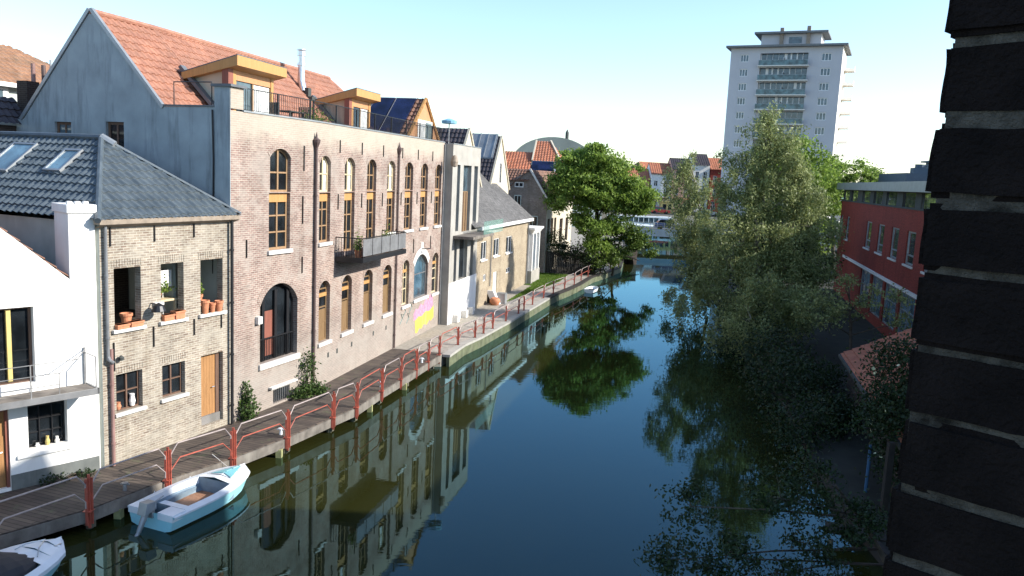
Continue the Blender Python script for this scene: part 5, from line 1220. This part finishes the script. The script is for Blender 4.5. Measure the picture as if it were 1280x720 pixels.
def car(name, label, x, y, z, az, paint, L=4.1, group='cars parked along the far quay'):
    t = thing(name, label, 'car', (x, y, z), az, group)
    f = MB(); f.prism([(0, -.8, .3), (L, -.8, .3), (L, -.8, .75), (L*.78, -.8, .9), (.05, -.8, .95), (0, -.8, .8)], (0, 1.6, 0)); f.build('body', paint, t, bevel=.06)
    f = MB(); f.prism([(L*.08, -.7, .93), (L*.74, -.7, .90), (L*.58, -.66, 1.42), (L*.18, -.66, 1.42)], (0, 1.36, 0)); f.build('cabin', 'glass', t); f = MB(); f.prism([(L*.19, -.64, 1.42), (L*.57, -.64, 1.42), (L*.55, -.6, 1.46), (L*.21, -.6, 1.46)], (0, 1.25, 0)); f.build('roof', paint, t)
    for xx in (L*.19, L*.8):
        for s_ in (-.82, .66): f = MB(); f.tube([(xx, s_, .32), (xx, s_+.16, .32)], .32, 12); f.build('wheel', 'tyre', t)
    return t
car('passing_car', 'dark blue car driving over the low bridge', 20.0, 115.5, 2.73, 92, 'car_blue', 4.3, group='cars on the bridge')
t = thing('tour_boat', 'long white glass-roofed tour boat moored beyond the bridge', 'boat', (17.5, 161.5, WZ-.1), 92)
f = MB(); f.prism([(0, -1.8, .0), (14.6, -1.8, .0), (15.6, -1.0, 1.2), (0, -1.8, 1.2)], (0, 3.6, 0)); f.build('hull', 'boat_white', t, bevel=.1)
f = MB(); f.box(1, 13.4, -1.6, 1.6, 1.2, 2.2); f.build('glazing', 'glass_blue', t); f = MB(); f.box(.8, 13.6, -1.7, 1.7, 2.2, 2.4); f.box(11.2, 13.8, -1.65, 1.65, 1.2, 2.45)
for k in range(12): f.box(1.0+1.0*k, 1.12+1.0*k, -1.64, -1.6, 1.2, 2.2)
f.build('roof', 'boat_white', t); f = MB(); f.box(11.4, 13.5, -1.68, -1.65, 1.6, 2.1); f.build('pane', 'glass', t)
FZ = 2.9
f = MB(); f.mat('asphalt').prism([(-100, 167.5, -1.5), (400, 160, -1.5), (600, 700, -1.5), (-400, 700, -1.5)], (0, 0, FZ+1.5)); struct('far_ground', f)
f = MB(); f.prism([(-100, 167.2, -1.5), (400, 159.7, -1.5), (400, 160.2, -1.5), (-100, 167.7, -1.5)], (0, 0, FZ+1.45)); struct('far_quay_wall', f, 'gravel')
cars = [(18.5, 'car_silver', 'silver car on the quay behind the left tree'), (23.6, 'car_dark', 'dark car on the quay, farthest left beyond the bridge'), (28.3, 'car_red', 'red car on the quay left of the yellow kiosk'), (34.2, 'car_dark', 'dark car on the quay just right of the yellow kiosk'), (38.6, 'car_silver', 'silver car on the quay in front of the pink house'), (43.2, 'car_white', 'white car on the quay in front of the tall white house')]
for x, c_, lb in cars: car('parked_car', lb, x, 169.5-(x*.01), FZ+.004, 90, c_)
t = thing('kiosk', 'small yellow kiosk standing on the far quay', 'kiosk', (30.9, 171.5, FZ), 90)
f = MB(); f.box(0, 2.6, 0, 2.4, 0, 2.5); f.box(-.2, 2.8, -.5, 2.6, 2.5, 2.7); f.build('body', 'yellow_frame', t); f = MB(); f.box(.4, 1.1, -.03, 0, .9, 2.0); f.box(1.5, 2.2, -.03, 0, .9, 2.0); f.build('window', 'glass', t)
rowh = [(6, 6.2, 8.5, 'plaster_cream', 'tile_far', 'cream house leftmost on the far quay, behind the left tree'), (12.4, 5.8, 9.5, 'plaster_white', 'tile_far', 'white house second from the left on the far quay'), (18.4, 6.4, 8.0, 'brick_beige', 'tile_far', 'beige brick house on the far quay behind the left tree'),
        (25.0, 5.4, 6.8, 'boards_orange', 'tile_far', 'low orange fronted house with awning on the far quay'), (30.6, 4.6, 8.3, 'plaster_white', 'tile_far', 'white house behind the yellow kiosk'), (35.4, 4.4, 9.6, 'pink_wall', 'tile_black', 'pink rendered house on the far quay'), (40.0, 3.7, 10.8, 'plaster_white', 'tile_black', 'tallest white house on the far quay'),
        (43.9, 6.5, 10.0, 'brick_red', 'tile_far', 'red brick house right of the white one on the far quay'), (50.6, 6.0, 9.0, 'plaster_cream', 'tile_far', 'cream house rightmost on the far quay')]
for i, (x, w_, hh, wm, rm, lb) in enumerate(rowh):
    h = thing('row_house', lb, 'house', (x, 186-.25*i, FZ), 90, 'houses along the far quay'); nfl = 3; nw = 2 if w_ < 5 else 3; holes = []
    for fl in range(nfl):
        for k in range(nw):
            cx = w_*(k+.5)/nw; z0 = .9+fl*(hh-1.2)/nfl; holes.append((cx-.45, cx+.45, z0, z0+(hh-1.2)/nfl-1.1))
    f = MB(); wall(f, 0, w_, -.3, hh, holes, .2); shell(f, 0, w_, 0, 9, -.3, hh, top=False); f.face([(0, 0, hh), (0, 9, hh), (0, 4.5, hh+2.6)]); f.face([(w_, 0, hh), (w_, 4.5, hh+2.6), (w_, 9, hh)]); f.build('wall', wm, h)
    for q in holes: window(h, *q, 'white_paint', 2, (.6,), .1, fw_=.09, bar=.06)
    pantiles([(-.1, -.3, hh), (w_+.1, -.3, hh), (w_+.1, 4.5, hh+2.7), (-.1, 4.5, hh+2.7)], rm, h, tw=.5, th=.6, sub=4, amp=.05, step=.05)
    pantiles([(-.1, 4.5, hh+2.7), (w_+.1, 4.5, hh+2.7), (w_+.1, 9.2, hh), (-.1, 9.2, hh)], rm, h, tw=.5, th=.6, sub=4)
    if i in (3, 4, 5, 2): f = MB(); f.prism([(.3, -1.6, 2.4), (w_-.3, -1.6, 2.4), (w_-.3, 0, 3.1), (.3, 0, 3.1)], (0, 0, .06)); f.build('awning', 'boards_orange', h)
h = thing('big_roof_house', 'large house with an orange tile roof rising behind the quay houses', 'house', (31.5, 205, FZ), 60)
f = MB(); f.box(0, 14, 0, 9, 0, 8.5); f.build('wall', 'brick_grey', h); pantiles([(-.3, -.3, 8.3), (14.3, -.3, 8.3), (12, 4.5, 11.6), (2.4, 4.5, 11.6)], 'tile_far', h, tw=.5, th=.6, sub=4, amp=.05, step=.05); pantiles([(14.3, -.3, 8.3), (14.3, 9.3, 8.3), (12, 4.5, 11.6)], 'tile_far', h, tw=.5, th=.6, sub=4)
pantiles([(-.3, -.3, 8.3), (2.4, 4.5, 11.6), (-.3, 9.3, 8.3)], 'tile_old', h, tw=.5, th=.6, sub=4)
tree('copper_tree', 'dark purple leaved tree in front of the large orange roof', 'tree', (34.5, 197, FZ), [(33.5, 197, 10.6, 2.2), (36.2, 197, 10.9, 2.0), (35, 197, 8.6, 2.4), (31.8, 197, 9.6, 1.6)], 'leaf_purple', 'bark', size=.5, per=40, clumps=8, spread=.8)
for k, (x, y, zt, lb) in enumerate(((28.2, 176, 9.0, 'small green street tree behind the tour boat, left of the kiosk'), (35.6, 175, 8.2, 'small green street tree just right of the kiosk'), (22.5, 176, 9.5, 'small green street tree on the quay beside the left tree crown'))):
    tree('street_tree', lb, 'tree', (x, y, FZ), [(x, y, zt-1.6, 1.3), (x+.5, y, zt-2.6, 1.2), (x-.6, y, zt-2.8, 1.1)], 'leaf_bright', 'bark', trunk_r=.1, size=.3, per=34, clumps=9, spread=.5, group='street trees on the far quay')

# ------------------------------------------------------------------ trees on the left bank
tree('canal_tree', 'large broad green tree leaning over the water at the end of the left bank', 'tree', (7.2, 72.2, GZ),
     [(5.6, 71.5, 10.6, 1.9), (7.3, 71.5, 10.4, 2.0), (4.2, 71, 9.2, 1.7), (9.2, 71, 9.3, 1.9), (11.0, 71, 8.2, 1.4), (6.3, 70.5, 8.4, 1.9), (4.0, 70.6, 7.6, 1.2), (5.9, 70, 6.2, 1.1), (5.0, 70.3, 8.8, 1.5), (8.2, 70.4, 8.8, 1.6), (9.8, 70.4, 8.3, 1.4), (6.4, 71, 11.4, 1.3), (4.6, 71, 10.2, 1.2), (8.0, 70.5, 7.4, 1.4), (10.4, 71, 7.3, 1.3), (6.9, 70, 5.2, 1.2), (8.6, 70.6, 5.4, .9), (7.2, 70.2, 3.6, .9)], 'leaf_bright', 'bark', trunk_r=.30, clumps=30, per=125, size=.28, spread=.5, lean=(1.0, 0))
tree('low_tree', 'low bushy tree hanging over the water below the large left tree', 'tree', (9.2, 73.6, GZ-.2), [(10.0, 72.6, 5.0, 1.2), (11.2, 72.6, 4.2, 1.2), (9.0, 72.6, 4.2, 1.0), (8.4, 73, 5.0, .9), (12.2, 73, 3.4, .8), (10.2, 72.8, 3.4, .8), (8.2, 72.2, 3.0, .9), (9.3, 71.8, 2.4, .8), (7.4, 71.6, 2.2, .8)], 'leaf_green', 'bark', trunk_r=.12, clumps=34, per=80, size=.24, spread=.4)

# ------------------------------------------------------------------ right bank
RZ = .66
right = [(9.2, -20), (9.3, 14), (9.7, 21.4), (11.8, 33), (14.6, 50), (18.2, 76), (26.8, 116), (45, 150), (400, 158), (400, -20)]
f = MB(); f.mat('earth').prism([(x, y, -1.2) for x, y in right], (0, 0, 1.2+RZ)); struct('right_bank', f)
f = MB(); 
for (a, b_) in zip(right[1:6], right[2:7]):
    a = Vector((*a, 0)); b2 = Vector((*b_, 0)); d = (b2-a).normalized(); nr = Vector((-d.y, d.x, 0)); f.prism([a-Vector((0, 0, .5)), b2-Vector((0, 0, .5)), b2+nr*.12-Vector((0, 0, .5)), a+nr*.12-Vector((0, 0, .5))], (0, 0, RZ+.55))
struct('right_quay_wall', f, 'dark_wood')
f = MB(); f.face([(10.3, 18, RZ+.004), (10.9, 25, RZ+.004), (12.4, 32, RZ+.004), (13.8, 40, RZ+.004), (13.0, 40.2, RZ+.004), (11.6, 32.2, RZ+.004), (10.1, 25.2, RZ+.004), (9.8, 18, RZ+.004)]); struct('bank_path', f, 'earth')
pR = Vector((23.5, 50, 0))+dirv(14)*22.1
h = thing('red_building', 'long red brick building with a glazed top storey on the right bank', 'building', pR, 194)   # local x runs back towards the viewer
L = 58; top_w = []; x = .75
sc = lambda s_: 22.1-s_
mids = [(21.0, .6), (17.9, .9), (15.9, .9), (8.1, 1.5), (3.6, 1.5), (-.8, 1.5), (-5.1, 1.5), (-9.5, 1.5), (-13.8, 1.5), (-18, 1.5)]
holes = []
for c_, w_ in [(21.2, .9), (17.6, 1.1), (8.0, 1.5), (3.5, 1.5), (-.85, 1.5), (-5.1, 1.5), (-9.5, 1.5), (-13.8, 1.5), (-18, 1.5)]:
    w_ *= 1.4; holes.append((sc(c_)-w_/2, sc(c_)+w_/2, 5.45, 7.35))
tops = []
for c_ in (20.6, 16.4, 11.0, 6.4, 1.9, -3.0, -7.6, -12.2, -17, -22): tops.append((sc(c_)-1.6, sc(c_)+1.6, 8.65, 9.5))
lows = [(12.8+4.4*k, 16.6+4.4*k, 1.3, 3.85) for k in range(8)]
f = MB(); wall(f, 0, L, -.3, 8.6, [q for q in holes]+lows, .25); shell(f, 0, L, 0, 12, -.3, 8.6, top=False); f.build('wall', 'brick_red', h)
f = MB(); wall(f, 0, L, 8.6, 9.55, tops, .12, y=.10); shell(f, 0, L, .10, 12, 8.6, 9.55); f.build('top_storey', 'charcoal', h)
for q in tops: f = MB(); f.box(q[0]-.02, q[1]+.02, .18, .2, q[2]-.02, q[3]+.02); f.build('window', 'glass_mirror', h)
f = MB(); f.box(-.5, L, -.5, 12.3, 9.55, 10.12); f.build('cornice', 'zinc', h); f = MB(); f.box(-.02, L, -.05, .14, 8.56, 8.64); f.build('sill_band', 'charcoal', h)
for q in holes: window(h, *q[:4], 'zinc', 1, (.28,), .07, fw_=.1, bar=.08, glass='glass_mirror', sill=.12)
for q in lows: window(h, *q[:4], 'zinc', 2, (.6,), .1, fw_=.08, bar=.07, glass='skyglass')
f = MB(); f.box(4, L, -.10, -.002, 3.92, 4.12); f.build('string_course', 'white_paint', h)
h = thing('rooftop_plant', 'dark blue grey building with a stepped rooftop behind the red building', 'building', (37.4, 78, 0), 100)
f = MB(); f.box(0, 12, 0, 10, 0, 11.45); f.build('wall', 'steel_blue', h); f = MB(); f.box(3.4, 9, 1, 6, 11.45, 12.7); f.box(3.0, 9.4, .6, 6.4, 12.7, 12.85); f.build('penthouse', 'steel_blue', h); f = MB(); f.box(3.8, 8.8, .97, 1.0, 11.6, 12.5); f.build('window', 'glass_green2', h); f = MB(); f.box(.9, 2.3, 1, 2.2, 11.45, 12.0); f.tube([(1.6, 1.5, 12.0), (1.6, 1.5, 12.35)], .5, 8); f.tube([(4.0, 1.2, 12.85), (4.0, 1.2, 13.3)], .04, 5); f.tube([(4.5, 1.2, 12.85), (4.5, 1.2, 13.4)], .04, 5); f.build('vent_box', 'steel_blue', h)
# tower block
h = thing('tower_block', 'tall pale residential tower block with rows of balconies and a flat overhanging roof', 'tower block', (0, 0, 0), 115)
pt0 = Vector((43.2, 172, 0)); h.location = pt0; h.rotation_euler = (0, 0, R(90-115))
Wd, Dp, Hh = 21.7, 12, 37.7
wl, bl = [], []; fz = [35.0-2.9*k for k in range(12)]
f = MB(); holes = []
for z in fz:
    holes += [(2.0, 3.7, z-.1, z+1.4), (Wd-3.9, Wd-2.0, z-.1, z+1.4), (6.0, Wd-6.4, z-.9, z+1.55)]

f = MB(); wall(f, 0, Wd, 0, Hh, holes, .25); f.face([(Wd, Dp, 0), (0, Dp, 0), (0, Dp, Hh), (Wd, Dp, Hh)]); f.face([(0, Dp, 0), (0, 0, 0), (0, 0, Hh), (0, Dp, Hh)]); f.build('wall', 'tower_wall', h)
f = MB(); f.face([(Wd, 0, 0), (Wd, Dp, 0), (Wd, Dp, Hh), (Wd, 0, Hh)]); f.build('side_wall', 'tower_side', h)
for k, z in enumerate(fz):
    for (a, b_) in ((2.0, 3.7), (Wd-3.9, Wd-2.0)): window(h, a, b_, z-.1, z+1.4, 'white_paint', 3, (), .12, fw_=.12, bar=.12, glass='glass_blue')
    f = MB(); f.mat('glass_blue').box(6.0, Wd-6.4, .9, 1.0, z-.9, z+1.55); f.mat('white_paint')
    for j in range(8):
        x = 6.0+(Wd-12.4)*j/8; wj = [.3, .1, .45, .1, .9, .2, .1, .5][(j*3+k) % 8]; f.box(x, x+wj*.6, .8, .9, z-.9, z+1.55)
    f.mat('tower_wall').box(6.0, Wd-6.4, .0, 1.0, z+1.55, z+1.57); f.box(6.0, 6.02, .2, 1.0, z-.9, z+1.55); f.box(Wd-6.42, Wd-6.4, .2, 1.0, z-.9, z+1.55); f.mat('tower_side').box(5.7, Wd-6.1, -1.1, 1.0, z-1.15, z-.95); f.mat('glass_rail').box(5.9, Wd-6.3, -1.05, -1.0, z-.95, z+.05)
    f.mat('zinc').box(5.9, Wd-6.3, -1.07, -.98, z+.05, z+.1); f.box(Wd/2-.2, Wd/2-.05, -1.0, .9, z-.95, z+.6); f.build('balcony', None, h)
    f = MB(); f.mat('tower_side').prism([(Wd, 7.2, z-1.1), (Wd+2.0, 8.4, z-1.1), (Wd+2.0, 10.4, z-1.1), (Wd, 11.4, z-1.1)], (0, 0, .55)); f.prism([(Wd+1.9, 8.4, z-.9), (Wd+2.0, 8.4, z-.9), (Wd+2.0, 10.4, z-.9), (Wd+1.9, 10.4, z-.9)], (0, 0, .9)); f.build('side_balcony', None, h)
f = MB(); f.box(-.9, Wd+.9, -1.1, Dp+.9, Hh, Hh+.4); f.build('roof', 'roof_edge', h)
f = MB(); f.mat('tower_wall').box(5.5, Wd-4.5, 2.5, 10, Hh+.4, Hh+3.0); f.mat('roof_edge').box(4.2, Wd-3.2, 1.3, 11, Hh+3.0, Hh+3.4); f.mat('glass_blue').box(11, 13.5, 2.45, 2.5, Hh+1.1, Hh+2.4); f.mat('gutter').box(9.2, 9.9, 1.9, 2.5, Hh+.4, Hh+4.2); f.box(14.4, 15.1, 1.9, 2.5, Hh+.4, Hh+4.4); f.build('penthouse', None, h)
# terracotta lean-to shed
h = thing('boat_shed', 'low shed with a terracotta tile roof below the red building', 'shed', Vector((14.18, 33.6, .45)), 194.5)
f = MB(); f.mat('brick_dark').box(.2, 14, .35, 5, 0, 2.0); f.build('wall', None, h)
pantiles([(0, 0, 2.05), (14.5, 0, 2.05), (14.5, 4.4, 4.3), (0, 4.4, 4.3)], 'tile_shed', h)
f = MB(); f.box(0, 14.5, -.08, 0, 1.93, 2.06); f.build('gutter', 'charcoal', h)
# jetty and pole
t = thing('jetty', 'narrow wooden jetty sticking out from the dark right bank', 'jetty', (8.6, 20.2, 0), 110)
f = MB(); f.box(0, 2.6, -.5, .1, .62, .70); f.build('planks', 'dark_wood', t)
for x in (.15, 1.6): f = MB(); f.tube([(x, -.4, -.8), (x, -.4, .42)], .07, 8); f.build('pile', 'pile', t)
t = thing('mooring_pole', 'slim blue mooring pole beside the jetty', 'pole', (10.7, 22.6, .2), 0); f = MB(); f.tube([(0, 0, 0), (0, 0, 1.9)], .05, 8); f.mat('blue_pole'); f.build('pole', 'blue_pole', t)
f = MB(); f.box(10.45, 10.62, 21.0, 21.15, .3, 2.7); tag(f.build('wooden_post', 'dark_wood'), 'tall weathered wooden post near the jetty', 'post')

tree('birch_tree', 'slender silver-leaved tree at the left of the right bank group', 'tree', (14.3, 57.5, RZ),
     [(11.6, 57, 11.3, .7, .9), (11.2, 57, 10.2, .9), (11.6, 57, 9.3, 1.15), (12.9, 57, 9.2, 1.0), (12.4, 57, 7.6, 1.6), (12.1, 56.6, 6.0, 1.2), (13.5, 56.5, 5.8, 1.8), (12.5, 56, 4.1, 1.4), (13.3, 56, 3.0, 1.6), (11.2, 55.5, 2.0, .9), (13.4, 56, 4.6, 1.3)], 'leaf_silver', 'bark_pale', trunk_r=.10, clumps=20, per=180, size=.20, spread=.36, droop=.6, aspect=.3)
tree('willow_tree', 'tallest silver-green willow with a pale slender trunk on the right bank', 'tree', (14.35, 47.2, RZ),
     [(14.5, 47, 13.7, .7, .9), (15.3, 47, 12.3, 1.1), (13.7, 47, 12.5, .9), (12.6, 47, 10.9, 1.0), (16.4, 47, 10.7, 1.1), (13.0, 41.5, 4.4, 1.2), (12.0, 39.5, 2.9, 1.1), (14.55, 47, 12.9, .9, 1.2), (13.9, 47, 11.4, 1.1), (15.6, 47, 11.0, 1.2), (12.9, 47, 9.6, 1.5), (14.9, 47, 9.4, 1.7), (16.7, 47, 9.2, 1.5), (12.0, 46.6, 7.4, 1.5), (13.9, 46, 7.2, 1.8), (16.0, 46.5, 7.2, 1.9), (17.7, 47, 7.4, 1.3), (12.2, 46, 5.2, 1.5), (14.0, 45.5, 4.9, 1.5), (15.8, 46, 4.9, 1.7), (17.6, 46.5, 5.0, 1.5), (11.2, 46, 3.5, 1.3), (12.9, 45, 3.0, 1.3), (10.2, 45.5, 2.5, .9), (14.9, 44.5, 2.9, 1.3), (17, 45, 3.2, 1.3), (12.4, 42.5, 2.6, 1.3), (13.8, 42, 3.6, 1.3), (15.2, 42, 3.4, 1.4), (11.3, 43, 1.5, 1.0)], 'leaf_silver', 'bark_pale', trunk_r=.12, clumps=19, per=200, size=.20, spread=.40, droop=.6, aspect=.32)
tree('green_tree', 'tall bright green tree behind the willow', 'tree', (25.5, 77, RZ),
     [(25.6, 76, 13.0, 1.8), (24.0, 76, 11.5, 1.9), (27.3, 76, 11.7, 1.9), (28.6, 76, 9.9, 1.9), (26, 75, 9.6, 2.4), (23, 75, 9, 2.2), (28.0, 74.5, 7.6, 2.0), (25.5, 74, 6.9, 2.3), (23, 74, 6.2, 2.2), (27, 73.5, 5.2, 2.0), (24.6, 73, 4.2, 2.2)], 'leaf_bright', 'bark', trunk_r=.3, clumps=20, per=90, size=.30, spread=.6)
tree('distant_tree', 'smaller bright green tree showing over the far end of the red building', 'tree', (36, 90, RZ), [(34.8, 90, 11.4, 1.9), (37.2, 90, 11.0, 2.1), (39.6, 91, 10.6, 1.7), (33.0, 90, 10.6, 1.6), (36, 90, 8.8, 2.4)], 'leaf_bright', 'bark', clumps=18, per=80, size=.34, spread=.6)
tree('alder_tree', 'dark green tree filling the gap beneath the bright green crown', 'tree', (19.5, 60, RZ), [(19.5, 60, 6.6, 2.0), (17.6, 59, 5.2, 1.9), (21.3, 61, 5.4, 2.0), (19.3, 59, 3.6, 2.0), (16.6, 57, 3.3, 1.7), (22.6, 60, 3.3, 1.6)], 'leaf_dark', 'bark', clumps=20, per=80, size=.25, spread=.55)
tree('elder_bush', 'sunlit leafy bush in front of the red building windows', 'bush', (16.8, 38.5, RZ), [(16.2, 38.6, 5.0, .8), (15.2, 38.6, 4.4, .8), (17.3, 38.2, 4.4, .9), (18.2, 37.4, 4.1, .9), (16.3, 38.2, 3.5, 1.2), (14.7, 38.8, 3.4, 1.0), (18.6, 36.6, 3.5, .8)], 'leaf_silver', 'bark', trunk_r=.08, clumps=24, per=48, size=.14, spread=.32, aspect=.6)
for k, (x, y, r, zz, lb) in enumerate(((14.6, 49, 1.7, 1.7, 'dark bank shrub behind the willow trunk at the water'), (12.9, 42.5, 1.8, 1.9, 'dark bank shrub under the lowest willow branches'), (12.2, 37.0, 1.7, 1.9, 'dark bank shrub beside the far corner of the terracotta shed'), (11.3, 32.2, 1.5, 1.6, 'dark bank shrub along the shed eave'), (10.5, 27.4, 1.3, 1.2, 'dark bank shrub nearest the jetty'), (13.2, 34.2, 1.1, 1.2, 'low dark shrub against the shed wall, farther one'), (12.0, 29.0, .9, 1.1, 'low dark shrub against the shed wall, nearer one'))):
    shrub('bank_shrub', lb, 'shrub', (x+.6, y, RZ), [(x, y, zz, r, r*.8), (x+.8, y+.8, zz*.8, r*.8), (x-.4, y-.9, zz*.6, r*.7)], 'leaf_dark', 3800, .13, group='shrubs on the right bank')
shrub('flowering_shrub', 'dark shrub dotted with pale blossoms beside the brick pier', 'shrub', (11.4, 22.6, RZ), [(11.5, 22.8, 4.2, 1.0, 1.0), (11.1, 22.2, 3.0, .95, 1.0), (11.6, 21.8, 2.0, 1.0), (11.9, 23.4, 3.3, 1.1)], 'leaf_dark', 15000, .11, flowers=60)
tree('leaning_tree', 'dark small tree leaning out over the water at the bottom of the view', 'tree', (9.1, 17.2, .3), [(3.9, 15.8, 2.8, .55), (3.5, 15.2, 1.9, .6), (4.6, 15.4, 1.9, .7), (5.9, 16.2, 2.9, .7), (6.9, 16.8, 3.1, .7), (5.6, 15.4, 1.6, .7), (7.6, 16.8, 2.3, .8), (6.6, 15.9, 1.9, .6)], 'leaf_dark', 'bark', trunk_r=.07, clumps=70, per=90, size=.095, spread=.26)

# unseen building added outside the picture to shade the near water and left bank
h = thing('shade_building', 'unseen tall brick building added on the right bank to cast shade on the near left', 'building', (15.5, -8, 0), 0)
f = MB(); f.box(0, 24.1, -13, 0, 0, 17.2); f.build('wall', 'brick_dark', h)

# ------------------------------------------------------------------ brick pier of the window the picture is taken from
eye = Vector((0, 0, CAMZ))
E0 = Vector((.4017, .7916, 9.356))
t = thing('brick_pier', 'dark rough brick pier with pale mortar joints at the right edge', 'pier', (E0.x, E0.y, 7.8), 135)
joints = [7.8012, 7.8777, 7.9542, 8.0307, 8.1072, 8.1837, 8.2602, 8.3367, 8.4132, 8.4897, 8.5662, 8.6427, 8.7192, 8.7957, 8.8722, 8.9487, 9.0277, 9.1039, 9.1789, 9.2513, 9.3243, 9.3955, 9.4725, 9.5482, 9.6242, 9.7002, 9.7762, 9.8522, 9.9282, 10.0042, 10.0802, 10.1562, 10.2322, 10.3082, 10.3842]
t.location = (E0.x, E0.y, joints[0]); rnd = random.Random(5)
bm_all = bmesh.new()
for k in range(len(joints)-1):
    z0, z1 = joints[k]-joints[0], joints[k+1]-joints[0]; gap = .001 if joints[k] < 9.3 else .005; hgt = z1-z0-gap; x = rnd.uniform(-.003, .003); first = True
    while x < .62:
        L_ = rnd.uniform(.20, .215) if not first else rnd.choice([.21, .16, .19]); first = False
        dy = rnd.uniform(-.003, .003)
        i = bmesh.ops.create_cube(bm_all, size=1)['verts']
        bmesh.ops.scale(bm_all, vec=(L_, .32, hgt), verts=i); bmesh.ops.rotate(bm_all, cent=(0, 0, 0), matrix=Matrix.Rotation(rnd.uniform(-.012, .012), 3, 'Y'), verts=i)
        bmesh.ops.translate(bm_all, vec=(x+L_/2, .16+dy-.003, (z0+z1)/2), verts=i); x += L_+.010
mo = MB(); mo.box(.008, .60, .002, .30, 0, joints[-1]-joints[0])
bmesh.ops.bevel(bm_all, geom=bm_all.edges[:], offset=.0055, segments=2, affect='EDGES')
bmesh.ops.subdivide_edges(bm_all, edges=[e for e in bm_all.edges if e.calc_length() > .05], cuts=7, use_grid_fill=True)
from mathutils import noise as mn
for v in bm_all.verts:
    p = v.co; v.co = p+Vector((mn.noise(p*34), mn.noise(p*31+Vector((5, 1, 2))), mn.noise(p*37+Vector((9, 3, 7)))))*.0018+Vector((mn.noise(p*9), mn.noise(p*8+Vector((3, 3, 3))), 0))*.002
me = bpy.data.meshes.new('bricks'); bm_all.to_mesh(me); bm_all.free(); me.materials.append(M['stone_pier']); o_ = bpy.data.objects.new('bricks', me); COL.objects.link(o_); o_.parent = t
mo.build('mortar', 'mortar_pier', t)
